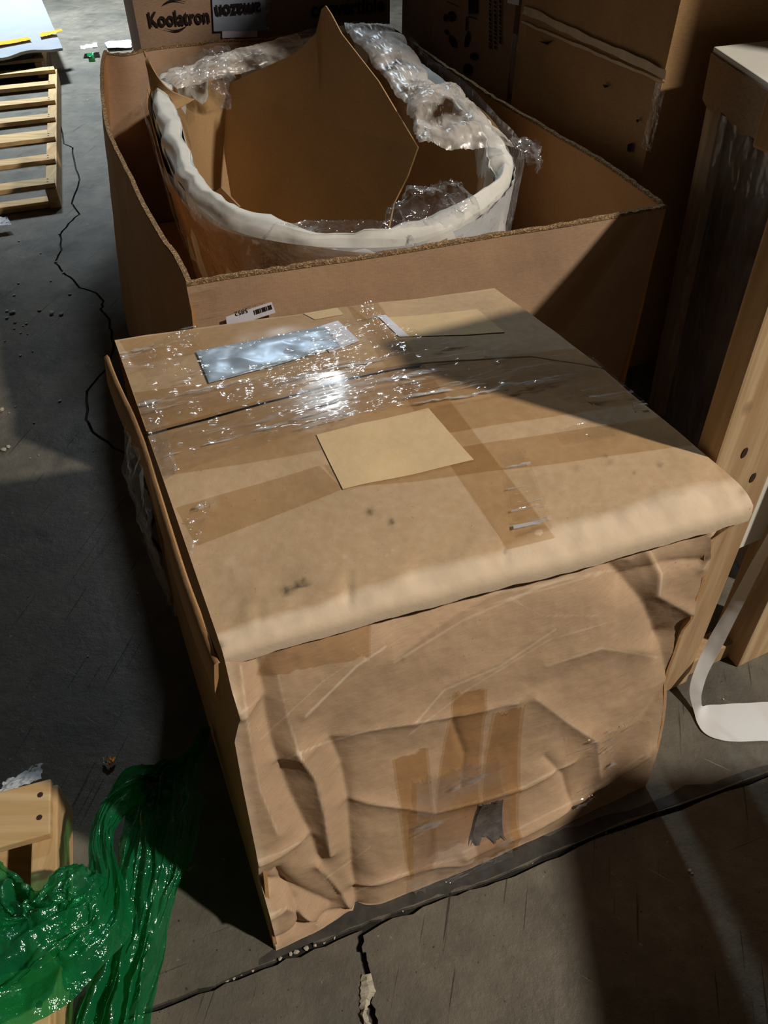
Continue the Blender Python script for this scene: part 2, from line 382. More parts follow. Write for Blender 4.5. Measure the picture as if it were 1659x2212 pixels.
# ================================================================== setting: cracked concrete floor
def jit(P, a, n=6, seed=1):
    """refine a ground polyline and make it ragged"""
    r = np.random.default_rng(seed); out = []
    for p, q in zip(P[:-1], P[1:]):
        for t in np.arange(n) / n:
            out.append(p * (1 - t) + q * t + (r.normal(0, a, 2) if t else 0))
    out.append(P[-1]); return np.array(out)
g2 = lambda pts: np.array([Z(x, y, 0)[:2] for x, y in pts])
J = g2([(0, 2300), (400, 2153), (597, 2078), (780, 2003), (931, 1946), (1068, 1900), (1311, 1797), (1659, 1672)])
J = np.vstack([J[0] + (J[0] - J[-1]) * 3.6, J, J[-1] + (J[-1] - J[0]) * 2.6])
ja = jit(J + V(-0.001, 0.003), 0.0016, 7, 2); jb = jit(J - V(-0.002, 0.005), 0.0022, 7, 3)
CR = [(70, -60), (100, 60), (128, 250), (138, 311), (157, 319), (162, 355), (172, 388), (155, 439), (172, 463), (148, 483), (130, 507), (133, 540), (119, 568), (136, 588),
      (159, 605), (172, 622), (208, 633), (224, 651), (217, 668), (237, 691), (242, 715), (244, 760), (232, 795), (188, 845), (186, 907), (199, 932), (246, 968), (279, 983),
      (289, 1011), (318, 1037), (331, 1070), (336, 1095), (320, 1156), (344, 1185), (370, 1215), (480, 1400)]
cr = g2(CR); jc = Z(640, 2030, 0)[:2]
cr = np.vstack([cr, jc]); crj = jit(cr, 0.003, 3, 4)
wd = np.full(len(crj), 0.0045); wd[:6] = 0.001
tan = np.gradient(crj, axis=0); nrm = np.stack([-tan[:, 1], tan[:, 0]], 1); nrm /= np.linalg.norm(nrm, axis=1, keepdims=True)
cl, crr = crj - nrm * wd[:, None], crj + nrm * wd[:, None]       # left / right lips, going towards the camera
if cl[10, 0] > crr[10, 0]: cl, crr = crr, cl
ilast = lambda x: int(np.searchsorted(ja[:, 0], x))
ka = ilast(jc[0])
slabA = np.vstack([[(-7, 14)], [(-7, ja[0, 1])], ja[:ka - 1], cl[::-1][2:]])
slabB = np.vstack([crr[:-2], ja[ka + 1:], [(6, ja[-1, 1])], [(6, 14)]])
slabA = np.vstack([slabA, [(cl[0, 0], 14)]]); slabB = np.vstack([[(crr[0, 0], 14)], slabB])
C2 = g2([(785, 2000), (778, 2045), (792, 2080), (803, 2120), (798, 2150), (808, 2180), (818, 2225), (840, 2330)]); C2 = np.vstack([C2, [(C2[-1, 0] + .05, -1.6)]])
c2 = jit(C2, 0.0025, 4, 5); kb = int(np.searchsorted(jb[:, 0], C2[0, 0]))
slabC = np.vstack([[(-7, -1.6)], c2[::-1][:-2] - V(0.008, 0), jb[:kb][::-1], [(-7, jb[0, 1])]])
slabD = np.vstack([[(6, -1.6)], [(6, jb[-1, 1])], jb[kb + 1:][::-1], c2[2:] + V(0.003, 0)])
fl = mk('floor', prism([(-7, -1.6), (6, -1.6), (6, 14), (-7, 14)], -0.08, -0.011), 'concrete_dark', base=(0, 0, 0)); tag(fl, kind='structure')
fl['label'] = 'worn grey concrete warehouse floor with cracks and joints'
for s in (slabA, slabB, slabC, slabD):
    if sum(s[i, 0] * s[(i + 1) % len(s), 1] - s[(i + 1) % len(s), 0] * s[i, 1] for i in range(len(s))) < 0: s = s[::-1]
    mk('slab', prism(s, -0.06, 0.0), 'concrete', fl)
# pale mortar left in the short crack, and mortar crumbs along the joint
mp = [(792, 2105, 9), (796, 2140, 16), (790, 2165, 10), (786, 2195, 6), (800, 2225, 5)]
mv = []
for i, (x, y, r) in enumerate(mp):
    a = Z(x - r, y, 0.003); b = Z(x + r, y, 0.003); mv += [a, b]
G = np.array(mv).reshape(-1, 2, 3); G = np.stack([smooth_path(G[:, k], 24) for k in (0, 1)], 1)
G = np.stack([G[:, 0], G[:, 0] * .5 + G[:, 1] * .5 + V(0, 0, .004), G[:, 1]], 1); G += RNG.normal(0, .0015, G.shape)
G = G[:, ::-1] if gnormals(G)[0, 0, 2] < 0 else G
mk('mortar_filling', sheet(G, 0.010), 'rubble', fl)

# dark concrete and the carton's shadow, painted as one strip behind the joint
M['joint_shade'] = plain('dark_concrete_and_shade', (66, 64, 60), .8, .2, .35, 30)
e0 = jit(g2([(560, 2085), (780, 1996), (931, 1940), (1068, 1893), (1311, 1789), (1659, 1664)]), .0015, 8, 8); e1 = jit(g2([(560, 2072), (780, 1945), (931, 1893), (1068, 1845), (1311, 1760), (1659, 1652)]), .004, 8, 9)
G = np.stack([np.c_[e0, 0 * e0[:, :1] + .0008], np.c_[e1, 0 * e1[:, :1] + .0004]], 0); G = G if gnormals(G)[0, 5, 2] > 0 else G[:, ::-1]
mk('joint_shade_strip', surf(G), 'joint_shade', fl)
M['wall'] = plain('painted_block', (120, 116, 108), 0.85, 0.2, 0.1, 2)
for nm, p in (('wall_back', [(-7, 13.8), (6, 13.8), (6, 14), (-7, 14)]), ('wall_left', [(-7, -1.6), (-6.8, -1.6), (-6.8, 14), (-7, 14)]), ('wall_right', [(5.8, -1.6), (6, -1.6), (6, 14), (5.8, 14)])):
    o = mk(nm, prism(p, 0, 7.0), 'wall'); tag(o, kind='structure')
# ================================================================== crumpled carton in front
HB = 0.70
FLb, FRb, BLb = Z(597, 2057, 0), Z(1392, 1700, 0), Z(375, 1305, 0); BRb = V(0.196, 1.528, 0)
FLt, FRt, BLt, BRt = Z(478, 1398, HB), Z(1634, 1078, HB), Z(247, 733, HB), Z(1068, 622, HB)
fb = empty('crumpled_carton', ((FLb + FRb + BLb + BRb) / 4) * V(1, 1, 0), 'large battered kraft carton in the foreground, taped and film-wrapped, with crumpled front', 'carton')
F0 = bil(FLb, FRb, FLt, FRt)
nF = unit(np.cross(FRb - FLb, FLt - FLb)); nF = nF if nF[1] < 0 else -nF
# --- creases of the front panel: (pixel polyline, depth in metres (+ out), width in metres)
folds = [
    ([(560, 1440), (568, 1480), (578, 1560), (592, 1620), (628, 1720), (681, 1827), (705, 1900), (740, 1950)], -0.0145, 0.028),
    ([(520, 1440), (535, 1560), (560, 1700), (600, 1800)], 0.008, 0.03),
    ([(600, 1460), (625, 1560), (650, 1640)], 0.004, 0.03),
    ([(715, 1600), (742, 1660), (757, 1735), (765, 1850), (778, 1990)], -0.011, 0.022),
    ([(640, 1620), (680, 1680), (700, 1760), (715, 1850)], 0.012, 0.020),
    ([(600, 1648), (660, 1622), (705, 1603), (800, 1578), (1000, 1545), (1120, 1520)], 0.0045, 0.012),
    ([(765, 1735), (850, 1742), (940, 1755), (1040, 1730), (1130, 1700), (1240, 1645)], 0.006, 0.014),
    ([(770, 1925), (850, 1895), (930, 1868), (1010, 1850)], 0.007, 0.012),
    ([(560, 1910), (640, 1935), (720, 1975)], -0.012, 0.018),
    ([(560, 1860), (620, 1835), (660, 1815)], 0.008, 0.012),
    ([(575, 1980), (620, 1960), (690, 2000)], 0.008, 0.010),
    ([(600, 2035), (700, 1995), (780, 1975)], -0.010, 0.012),
    ([(600, 1890), (640, 1960), (650, 2010)], -0.009, 0.010),
    ([(690, 1880), (730, 1930), (772, 1985)], 0.010, 0.010),
    ([(500, 1500), (520, 1540), (560, 1510)], 0.007, 0.012),
    ([(480, 1420), (560, 1440), (650, 1400), (760, 1320)], -0.006, 0.025),
    ([(850, 1432), (1000, 1340), (1150, 1275), (1300, 1215)], 0.0035, 0.012),
    ([(660, 1550), (770, 1440), (830, 1400)], 0.003, 0.010),
    ([(1020, 1290), (1160, 1265), (1300, 1235), (1380, 1225)], 0.004, 0.012),
    ([(1300, 1200), (1365, 1265), (1400, 1310), (1440, 1390)], -0.012, 0.030),
    ([(1365, 1265), (1430, 1230), (1520, 1215)], -0.008, 0.018),
    ([(1400, 1180), (1430, 1240), (1425, 1290), (1500, 1330)], 0.007, 0.016),
    ([(1540, 1140), (1545, 1190), (1520, 1230)], 0.007, 0.016),
    ([(1440, 1390), (1455, 1480), (1400, 1560), (1330, 1650), (1280, 1700)], -0.012, 0.045),
    ([(1160, 1510), (1240, 1570), (1290, 1600), (1300, 1680)], 0.006, 0.020),
    ([(1180, 1640), (1220, 1680), (1232, 1740)], -0.004, 0.008),
    ([(1000, 1840), (1120, 1790), (1260, 1720), (1390, 1630)], 0.012, 0.018),
    ([(980, 1560), (1010, 1640), (1000, 1700)], -0.003, 0.006),
    ([(1180, 1440), (1300, 1400), (1420, 1420)], 0.005, 0.03),
    ([(900, 1560), (960, 1490), (1080, 1440), (1200, 1360)], 0.0025, 0.02),
]
nu, nv = 260, 210
UF, VF = np.meshgrid(np.linspace(0, 1, nu), np.linspace(0, .968, nv))
def front_disp(u, v, pts=None):
    P0 = F0(u, v); px = proj(P0); d = np.zeros(px.shape[:-1])
    for poly, amp, wid in folds:
        uv = np.stack(inv(F0, poly), -1); pl = [tuple(q) for q in (uv * V(0.80, 0.73))]
        dd = segdist(np.stack([u * 0.80, v * 0.73], -1), pl); d += 1.4 * amp * np.exp(-(np.sqrt(dd ** 2 + .0015 ** 2) - .0015) / wid)
    rec = np.exp(-((v - 0.985) / 0.075) ** 2) * np.clip((u - 0.10) / 0.2, 0, 1) * np.clip((1.0 - u) / 0.10, 0, 1)
    d -= 0.030 * rec
    d -= 0.012 * np.sin(np.pi * np.clip(u, 0, 1)) * np.clip(v, 0, 1) ** .5
    return d
_rl = np.array([(1540, 1165), (1536, 1200), (1528, 1255), (1500, 1330), (1462, 1450), (1440, 1560), (1422, 1620), (1394, 1700)], float)
_ru, _rv = inv(F0, _rl); _o = np.argsort(_rv); RU, RV = _ru[_o], _rv[_o]
def front_edge(v): return np.interp(v, np.r_[RV, 0.955, 1.0], np.r_[RU, 0.985, 1.0])
_ls = np.array([(480, 1400), (499, 1488), (515, 1542), (506, 1601), (524, 1700), (552, 1837), (562, 1902), (594, 2022), (597, 2057)], float)
_lu, _lv = inv(F0, _ls); _o = np.argsort(_lv); LU, LV = _lu[_o], _lv[_o]
def F(u, v, lift=0.0):                   # the crumpled front surface
    v = np.asarray(v, float); u = np.asarray(u, float)
    l_, r_ = np.interp(v, LV, LU), front_edge(v); uu = l_ * (1 - u) + r_ * u
    d = front_disp(uu, v) + lift
    P = F0(uu, v) + nF * d[..., None]
    P[..., 2] = np.maximum(P[..., 2], 0.001); return P
def Fpix(px, lift):                      # point of the front surface seen at pixels
    u, v = inv(F0, px); d = front_disp(u, v) + lift; P = F0(u, v) + nF * d[..., None]
    P[..., 2] = np.maximum(P[..., 2], 0.002); return P
GF = F(UF, VF); GF += (nF * (fbm(GF, 9, 4, 3.1)[..., None] * 0.0035 + fbm(GF, 3.0, 2, 1.2)[..., None] * 0.006))
GF[..., 2] = np.maximum(GF[..., 2], 0.001)
wearF = np.zeros(GF.shape[:2])
ed = np.minimum(UF * 0.8, 9); wearF += 0.55 * np.exp(-(ed / 0.012) ** 2)
pxF = proj(GF)
for poly, amp, wid in folds:
    if amp > 0.002: wearF += 0.6 * np.exp(-(segdist(pxF, poly) / 3.0) ** 2)
for poly in ([(660, 1545), (770, 1440), (835, 1395)], [(560, 1600), (700, 1470), (760, 1430)], [(1000, 1320), (1300, 1240)], [(880, 1590), (1010, 1490), (1190, 1380), (1330, 1340)],
             [(800, 1430), (760, 1400)], [(1100, 1290), (1170, 1330), (1290, 1330)], [(700, 1900), (800, 1830), (760, 1790)], [(900, 1940), (990, 1880)]):
    wearF += 0.5 * np.exp(-(segdist(pxF, poly) / 2.2) ** 2)
dirtF = np.zeros_like(wearF)
for x, y, r, a in [(665, 1365, 16, .28), (640, 1420, 14, .25), (605, 1395, 20, .18), (1360, 1430, 26, .30), (1392, 1420, 14, .3), (870, 1425, 5, .4), (1490, 1110, 14, .1)]:
    dirtF += a * np.exp(-((pxF[..., 0] - x) ** 2 + (pxF[..., 1] - y) ** 2) / r ** 2)
vf = sheet(GF, 0.006); k = len(vf[0]) // (nu * nv)
mk('front_panel', vf, 'kraft_front', fb, True, attrs={'wear': np.tile(wearF.ravel(), 2), 'dirt': np.tile(dirtF.ravel(), 2)})
# --- side and back panels
def wall_grid(a, b, c, d, n, m, bulge, seed, out):
    u, v = np.meshgrid(np.linspace(0, 1, n), np.linspace(0, 1, m)); G = bil(a, b, c, d)(u, v)
    k = np.sin(np.pi * u) * np.sin(np.pi * v) * bulge + fbm(G, 4, 3, seed) * 0.008 * np.sin(np.pi * np.clip(v, 0, 1))
    return G + np.asarray(out)[None, None] * k[..., None]
ctr = (FLb + FRb + BLb + BRb) / 4
def outw(a, b):
    n = unit(np.cross(b - a, UP)); return n if np.dot((a + b) / 2 - ctr, n) > 0 else -n
oL, oR, oB = outw(FLb, BLb), outw(FRb, BRb), outw(BLb, BRb)
dz = V(0, 0, -0.02)
mk('side_panel', sheet(wall_grid(BLb, FLb + V(-.004, .004, 0), BLt + dz - oL * .03, FLt + dz - oL * 0.012, 40, 30, 0.0, 5.0, oL), 0.006), 'kraft_side', fb, True)
Fr0, Fr1 = F(V(1.0), V(0.0)).reshape(3), F(V(1.0), V(0.93)).reshape(3)
rg = wall_grid(FRb, BRb, FRt + dz - oR * .02, BRt + dz - oR * .02, 40, 40, -0.015, 6.0, oR)
vv = np.linspace(0, 1, 40); fe = F(np.ones(40), vv); fal = np.exp(-np.linspace(0, 1, 40) / 0.18)[None, :, None]
rg = rg + (fe[:, None, :] - rg[:, :1, :]) * fal * V(1, 1, 0)
mk('side_panel', sheet(rg, 0.006), 'kraft_side', fb, True)
mk('back_panel', sheet(wall_grid(BRb, BLb, BRt + dz - oB * .02, BLt + dz - oB * .02, 20, 20, 0.01, 7.0, oB), 0.006), 'kraft_side', fb, True)
# torn corner of the side panel, standing off at floor level
tq = np.array([[Z(377, 1305, 0.02), Z(400, 1268, 0.10)], [Z(381, 1330, 0.0), Z(440, 1300, .05)]])
mk('torn_corner', sheet(np.array([[tq[0, 0] * (1 - s) + tq[0, 1] * s for s in (0, .5, 1)], [tq[1, 0] * (1 - s) + tq[1, 1] * s for s in (0, .5, 1)]]), 0.004), 'kraft_side', fb)
# --- top: two flaps meeting at a seam
T00 = bil(FLt, FRt, BLt, BRt)
def T0(u, v):
    P = T00(u, v); uc, vc = np.clip(u, 0, 1), np.clip(v, 0, 1)
    P[..., 2] += 0.020 * np.sin(np.pi * uc) * np.sin(np.pi * vc) + 0.012 * np.sin(np.pi * vc) * uc
    P[..., 2] -= 0.016 * np.clip(1 - v / 0.06, 0, 1.3) ** 2 * (0.35 + 0.65 * np.clip(u * 1.4, 0, 1))
    return P
sp_ = np.array([(312, 935), (440, 902), (560, 868), (640, 848), (750, 815), (862, 790), (1000, 775), (1150, 770), (1330, 800)], float)
su, sv = inv(T0, sp_)
seam = lambda u: np.interp(u, su, sv)
def Tpix(px, lift):
    u, v = inv(T0, px); P = T0(np.clip(u, .002, .998), np.clip(v, 0, .998)); P[..., 2] += lift; return P
def top_noise(G): return fbm(G, 5, 3, 8.8) * 0.0035 + fbm(G, 2.2, 2, 4.4) * 0.004
nu2 = 150
uu, vv = np.meshgrid(np.linspace(0, 1, nu2), np.linspace(0, 1, 90))
GT = T0(uu, vv * (seam(uu) - 0.004)); GT[..., 2] += top_noise(GT)
GT[..., 2] -= 0.006 * np.exp(-((1 - vv) / 0.05) ** 2) * (uu < .62)
_v = vv * seam(uu); _px = proj(GT)
GT[..., 2] += fbm(GT, 16, 3, 12.5) * .005 * np.exp(-(_v / .10) ** 2)
for (x, y, rx, ry, dp) in ((752, 1278, 10, 26, -.006), (640, 1272, 26, 9, .004), (648, 1262, 20, 6, -.005), (1092, 1190, 5, 26, -.003), (560, 1330, 12, 30, -.003), (900, 1235, 18, 24, -.003), (1330, 1120, 24, 20, -.004), (1480, 1075, 30, 16, .003)):
    GT[..., 2] += dp * np.exp(-((_px[..., 0] - x) / rx) ** 2 - ((_px[..., 1] - y) / ry) ** 2)
lip = np.stack([GT[0] + V(0, 0, -0.015 * k) + nF * V(1, 1, 0) * (0.004 * math.sin(k * 1.1)) for k in (2, 1)]); GT = np.concatenate([lip, GT])
uu = np.vstack([uu[:2], uu]); pT = proj(GT); vr = inv(T0, pT)[1]
wearT = 0.95 * np.exp(-np.clip(vr / (0.030 + 0.042 * np.clip(uu * 1.25, 0, 1) ** 1.5 + 0.006 * np.sin(uu * 23) + 0.012 * np.exp(-((uu - .22) / .05) ** 2)), 0, 9) ** 6)
for x, y, r, a in [(455, 1085, 22, .5), (500, 1215, 22, .35), (520, 1240, 16, .3), (1010, 905, 22, .25), (700, 1150, 60, .1), (1300, 1010, 60, .1), (640, 1290, 25, .35)]:
    wearT += a * np.exp(-((pT[..., 0] - x) ** 2 + (pT[..., 1] - y) ** 2) / r ** 2)
for poly in ([(742, 1190), (745, 1260), (752, 1300)], [(680, 1245), (760, 1195), (850, 1150)], [(820, 1210), (900, 1150), (1000, 1115)], [(800, 1110), (815, 1190)]):
    wearT += 0.3 * np.exp(-(segdist(pT, poly) / 2.0) ** 2)
dirtT = np.zeros_like(wearT)
for x, y, r, a in [(799, 1106, 8, .75), (845, 1128, 6, .95), (640, 1262, 9, .6), (655, 1256, 6, .9), (618, 1275, 8, .8), (473, 1396, 12, .8), (1425, 1005, 6, .5), (1370, 1020, 4, .5), (1245, 1010, 8, .25), (1317, 1000, 8, .25),
                   (1290, 940, 26, .2), (1330, 930, 20, .2), (1605, 1062, 9, .35), (1090, 1190, 4, .7), (1308, 985, 5, .4)]:
    dirtT += a * np.exp(-((pT[..., 0] - x) ** 2 + (pT[..., 1] - y) ** 2) / r ** 2)
dirtT += 0.5 * np.exp(-(segdist(pT, [(615, 1285), (640, 1268), (668, 1265)]) / 3) ** 2)
mk('top_flap', sheet(GT[:, :], 0.006), 'kraft_top', fb, True, attrs={'wear': np.tile(wearT.ravel(), 2), 'dirt': np.tile(dirtT.ravel(), 2)})
uu, vv = np.meshgrid(np.linspace(0, 1, nu2), np.linspace(0, 1, 60))
s_ = seam(uu); GR = T0(uu, s_ + 0.004 + vv * (1 - s_ - 0.004)); GR[..., 2] += top_noise(GR)
z0 = np.zeros(uu.size * 2)
mk('top_flap', sheet(GR, 0.006), 'kraft_top', fb, True, attrs={'wear': np.tile((0.25 * np.exp(-((1 - vv) / .03) ** 2)).ravel(), 2), 'dirt': z0})
# side flap standing a finger's width off the left edge
n = 60; t = np.linspace(0, 1, n); e = T0(np.zeros(n), t); gap = np.interp(t, [0, .25, .45, .7, 1], [.004, .006, .010, .008, .016])
rows = []
for k, dzz in enumerate((0.0, -.003, -.03, -.06, -.085)):
    r_ = e + oL * (gap + (0.006 if k else 0.004) + 0.012 * min(k, 3) / 3 + 0.004 * np.sin(t * 9))[:, None]; r_[:, 2] += dzz + np.interp(t, [0, .1, .5, .95, 1], [-.022, -.008, -.004, -.006, -.03]); rows.append(r_)
SG = np.array(rows)[:, ::-1] if True else rows
if np.dot(gnormals(SG)[2, 30], oL) < 0: SG = SG[:, ::-1]
mk('side_flap', sheet(SG, 0.006), 'kraft_side', fb, True)
# --- labels, pouch, tape and film on the top
def top_patch(name, q, lift, mat, n=14, m=18, t=0.0006, wob=0.0, seed=0.0, rag=0.0):
    g = qgrid(q, n, m)
    if rag: 
        g = g.copy(); r = np.random.default_rng(int(seed * 10)); g[:, 0] += r.normal(0, rag, g[:, 0].shape); g[:, -1] += r.normal(0, rag, g[:, 0].shape)
    P = Tpix(g, 0.0); P[..., 2] += top_noise(P) + lift
    if wob: P[..., 2] += wob * (fbm(P, 22, 3, seed) + .5 * fbm(P, 55, 2, seed, True))
    if gnormals(P)[n // 2, m // 2, 2] < 0: P = P[::-1]
    return mk(name, surf(P) if 'tape' in name else sheet(P, t), mat, fb, True)
L = 0.0010
top_patch('packing_tape', [(268, 850), (1290, 748), (1420, 862), (352, 1032)], L, 'tape', 14, 40)
top_patch('packing_tape', [(380, 1100), (690, 1010), (742, 1062), (425, 1180)], L, 'tape')
top_patch('packing_tape', [(700, 1010), (1480, 890), (1560, 952), (740, 1062)], L, 'tape', 10, 30)
top_patch('packing_tape', [(750, 665), (815, 655), (1200, 1165), (1095, 1192)], L + .0004, 'tape', 40, 8)
top_patch('packing_tape', [(258, 735), (760, 665), (800, 700), (290, 790)], L, 'tape', 8, 24)
lab = top_patch('paper_label', [(684, 946), (925, 881), (1023, 994), (741, 1064)], L + .0010, 'kraft_label', 14, 16); lab['label'] = 'blank pale kraft paper label'
lab2 = top_patch('paper_label', [(820, 690), (1030, 668), (1090, 718), (870, 727)], L + .0006, 'kraft_label', 10, 16); lab2['label'] = 'wide kraft label under clear tape'
top_patch('paper_label', [(815, 686), (833, 683), (884, 727), (862, 728)], L + .0009, 'white_paper', 8, 4)
top_patch('paper_label', [(655, 679), (728, 668), (742, 682), (680, 692)], L + .0005, 'kraft_label', 4, 6)
bl = top_patch('shipping_label', [(672, 713), (730, 696), (776, 738), (712, 764)], L + .0010, 'white_paper', 8, 8); bl['label'] = 'white shipping label with barcode'
for k in range(9):
    a, b = V(676 + k * 2.2, 716 + k * 2.2), V(700 + k * 2.4, 709 + k * 2.2)
    if k in (3, 6): continue
    top_patch('barcode_bar', [tuple(a), tuple(b), tuple(b + V(0, 1.2)), tuple(a + V(0, 1.2))], L + .0022, 'grey_ink', 2, 3)
# crinkled silver pouch
g = qgrid([(424, 764), (698, 708), (736, 752), (452, 832)], 46, 90); P = Tpix(g, 0); a_, b_ = np.meshgrid(np.linspace(0, 1, 90), np.linspace(0, 1, 46))
mask = np.sin(np.pi * np.clip(a_, 0, 1)) ** .5 * np.sin(np.pi * b_) ** .5
P[..., 2] += top_noise(P) + L + .003 + mask * (0.004 + 0.007 * fbm(P, 12, 2, 2.2) + 0.009 * fbm(P * V(1, 1.8, 1), 11, 1, 6.1, True))
if gnormals(P)[20, 40, 2] < 0: P = P[::-1]
po = mk('silver_pouch', sheet(P, .0008), 'foil', fb, True); po['label'] = 'crinkled silver plastic mailing pouch'
# stretch film wound across the top, bunched at the left edge
def film_patch(q, lift, n, m, amp, seed, mat='film', st=(3, 14), rag=2.0):
    g = qgrid(q, n, m); r = np.random.default_rng(int(seed * 7))
    g = g + 0; g[0] += r.normal(0, rag, g[0].shape); g[-1] += r.normal(0, rag, g[0].shape)
    P = Tpix(g, 0); P[..., 2] += top_noise(P) + lift
    c, s = math.cos(-.32), math.sin(-.32); X = P[..., 0] * c - P[..., 1] * s; Y = P[..., 0] * s + P[..., 1] * c
    Q = np.stack([X * st[0], Y * st[1], np.zeros_like(X)], -1)
    P[..., 2] += amp * np.clip(fbm(Q, 1.6, 4, seed, True) - .1, 0, 1) + amp * .4 * fbm(P, 40, 2, seed)
    if gnormals(P)[n // 2, m // 2, 2] < 0: P = P[::-1]
    return mk('stretch_film', surf(P), mat, fb, True)
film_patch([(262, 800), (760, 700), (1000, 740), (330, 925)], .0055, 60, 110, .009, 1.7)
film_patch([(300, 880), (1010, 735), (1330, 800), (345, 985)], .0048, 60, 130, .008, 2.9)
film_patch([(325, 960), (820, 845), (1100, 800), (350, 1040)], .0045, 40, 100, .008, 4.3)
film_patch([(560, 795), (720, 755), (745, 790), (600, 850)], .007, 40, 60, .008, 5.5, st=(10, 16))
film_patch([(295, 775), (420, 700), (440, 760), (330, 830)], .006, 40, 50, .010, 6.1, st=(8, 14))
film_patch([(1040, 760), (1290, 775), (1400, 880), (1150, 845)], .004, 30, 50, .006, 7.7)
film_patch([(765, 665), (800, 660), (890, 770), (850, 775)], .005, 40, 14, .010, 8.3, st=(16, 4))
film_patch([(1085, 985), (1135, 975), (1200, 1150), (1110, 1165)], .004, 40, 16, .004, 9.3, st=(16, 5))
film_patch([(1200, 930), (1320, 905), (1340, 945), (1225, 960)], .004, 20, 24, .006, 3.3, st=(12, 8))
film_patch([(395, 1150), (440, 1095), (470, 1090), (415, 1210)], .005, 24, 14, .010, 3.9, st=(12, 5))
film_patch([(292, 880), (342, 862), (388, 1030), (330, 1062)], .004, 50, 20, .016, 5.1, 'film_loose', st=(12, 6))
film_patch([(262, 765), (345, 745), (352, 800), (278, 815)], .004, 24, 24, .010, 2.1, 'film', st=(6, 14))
# film hanging down over the left edge
rows = []
for k in range(18):
    a = k / 17; drop = a * 0.20
    r_ = T0(np.zeros(26), np.linspace(.38, .64, 26) - .08 * a); r_ = r_ + oL * (0.016 + 0.030 * min(1, a * 2.5) - .012 * a); r_[:, 2] += .004 - drop; rows.append(r_)
HG = np.array(rows); HG += np.asarray(oL) * (fbm(HG * V(1, 1, .35), 26, 3, 1.1, True) * .022)[..., None]
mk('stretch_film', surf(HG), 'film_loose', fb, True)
# --- tape on the front panel
def front_patch(name, q, lift, mat, n, m, rag=0.0, seed=1, wob=0.0):
    g = qgrid(q, n, m); r = np.random.default_rng(seed)
    if rag: g[0] += r.normal(0, rag, g[0].shape) * V(.3, 1); g[-1] += r.normal(0, rag, g[0].shape) * V(.3, 1)
    u, v = inv(F0, g); base = F0(u, v)
    d = front_disp(u, v); P = base + nF * (d + fbm(base + nF * d[..., None], 9, 4, 3.1) * .0035 + fbm(base + nF * d[..., None], 3.0, 2, 1.2) * .006 + lift)[..., None]
    if wob: P += nF * (wob * fbm(P * V(2, 2, .5), 26, 3, seed * 1.3, True))[..., None]
    P[..., 2] = np.maximum(P[..., 2], .002)
    if np.dot(gnormals(P)[n // 2, m // 2], nF) < 0: P = P[:, ::-1]
    return mk(name, surf(P) if 'tape' in name and 'hole' not in name else sheet(P, .0004), mat, fb, True)
front_patch('brown_tape', [(985, 1502), (1055, 1490), (1032, 1800), (925, 1850)], .0035, 'tape_brown', 40, 12, 3, 2)
front_patch('brown_tape', [(1072, 1545), (1134, 1522), (1112, 1830), (1020, 1845)], .0042, 'tape_brown', 40, 12, 4, 3)
front_patch('brown_tape', [(855, 1645), (928, 1620), (945, 1850), (885, 1905)], .0038, 'tape_brown', 34, 12, 3, 4)
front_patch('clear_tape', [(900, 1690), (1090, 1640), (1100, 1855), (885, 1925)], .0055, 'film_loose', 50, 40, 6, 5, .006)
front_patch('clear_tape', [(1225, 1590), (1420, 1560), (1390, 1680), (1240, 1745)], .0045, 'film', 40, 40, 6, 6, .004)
front_patch('clear_tape', [(600, 1400), (820, 1340), (800, 1420), (560, 1470)], .0035, 'tape', 16, 26, 2, 7)
M['torn_dark'] = plain('torn_dark', (84, 74, 66), .7, .2, .5, 60)
hg = front_patch('tape_hole', [(1040, 1735), (1085, 1722), (1082, 1800), (1015, 1812)], .0050, 'torn_dark', 16, 14, 5, 8); hg['label'] = 'dark torn hole under clear tape'
# ================================================================== big open carton with the rolled bundle
HO = 0.70
OA, OBc, OC, OD = Z(402, 614, HO), Z(1440, 447, HO), Z(842, 57, HO), Z(226, 112, HO)     # front-left, front-right, back-right, back-left
oc = (OA + OBc + OC + OD) / 4
ob = empty('open_carton', oc * V(1, 1, 0), 'long open-topped kraft carton holding the rolled foam bundle', 'carton')
ex, ey = unit(OBc - OA), unit((OD - OA))                  # along the front, towards the back
def rim(pts, n): return smooth_path([Z(x, y, z) for x, y, z in pts], n)
def owall(name, top, bot, seed, inside, mat='kraft_open', amp=.012):
    """wall from a rim line down to a ground line, two layers thick, with a fluted edge on top"""
    n = len(top); rows = 22; G = np.array([top * (1 - t) + bot * t for t in np.linspace(0, 1, rows)])
    G += (np.asarray(inside) * (amp * fbm(G, 2.5, 3, seed) * np.sin(np.linspace(0.15, 1, rows) * np.pi)[:, None])[..., None])
    if np.dot(gnormals(G)[rows // 2, n // 2], inside) > 0: G = G[:, ::-1]
    o = mk(name, sheet(G, .009), mat, ob, True)
    T = G[0]; nn = gnormals(G)[0]; r = np.random.default_rng(int(seed)); zj = r.normal(0, .0016, n)
    E_ = np.stack([T + V(0, 0, -.004) + nn * .0015, T + V(0, 0, .003) + nn * .0015 + UP * zj[:, None], T + V(0, 0, .003) - nn * .0105 + UP * zj[:, None], T + V(0, 0, -.004) - nn * .0105])
    mk('fluted_edge', (E_.reshape(-1, 3), gridfaces(4, n)), 'edge', o)
    return o
n = 70
front_t = rim([(402, 614, HO), (520, 594, HO + .002), (640, 577, HO), (760, 560, HO), (900, 538, HO), (1050, 512, HO), (1200, 489, HO), (1300, 472, HO), (1385, 457, HO), (1440, 447, HO)], n)
fb_ = np.array([OA * (1 - t) + OBc * t for t in np.linspace(0, 1, n)]) * V(1, 1, 0) + ey * .015
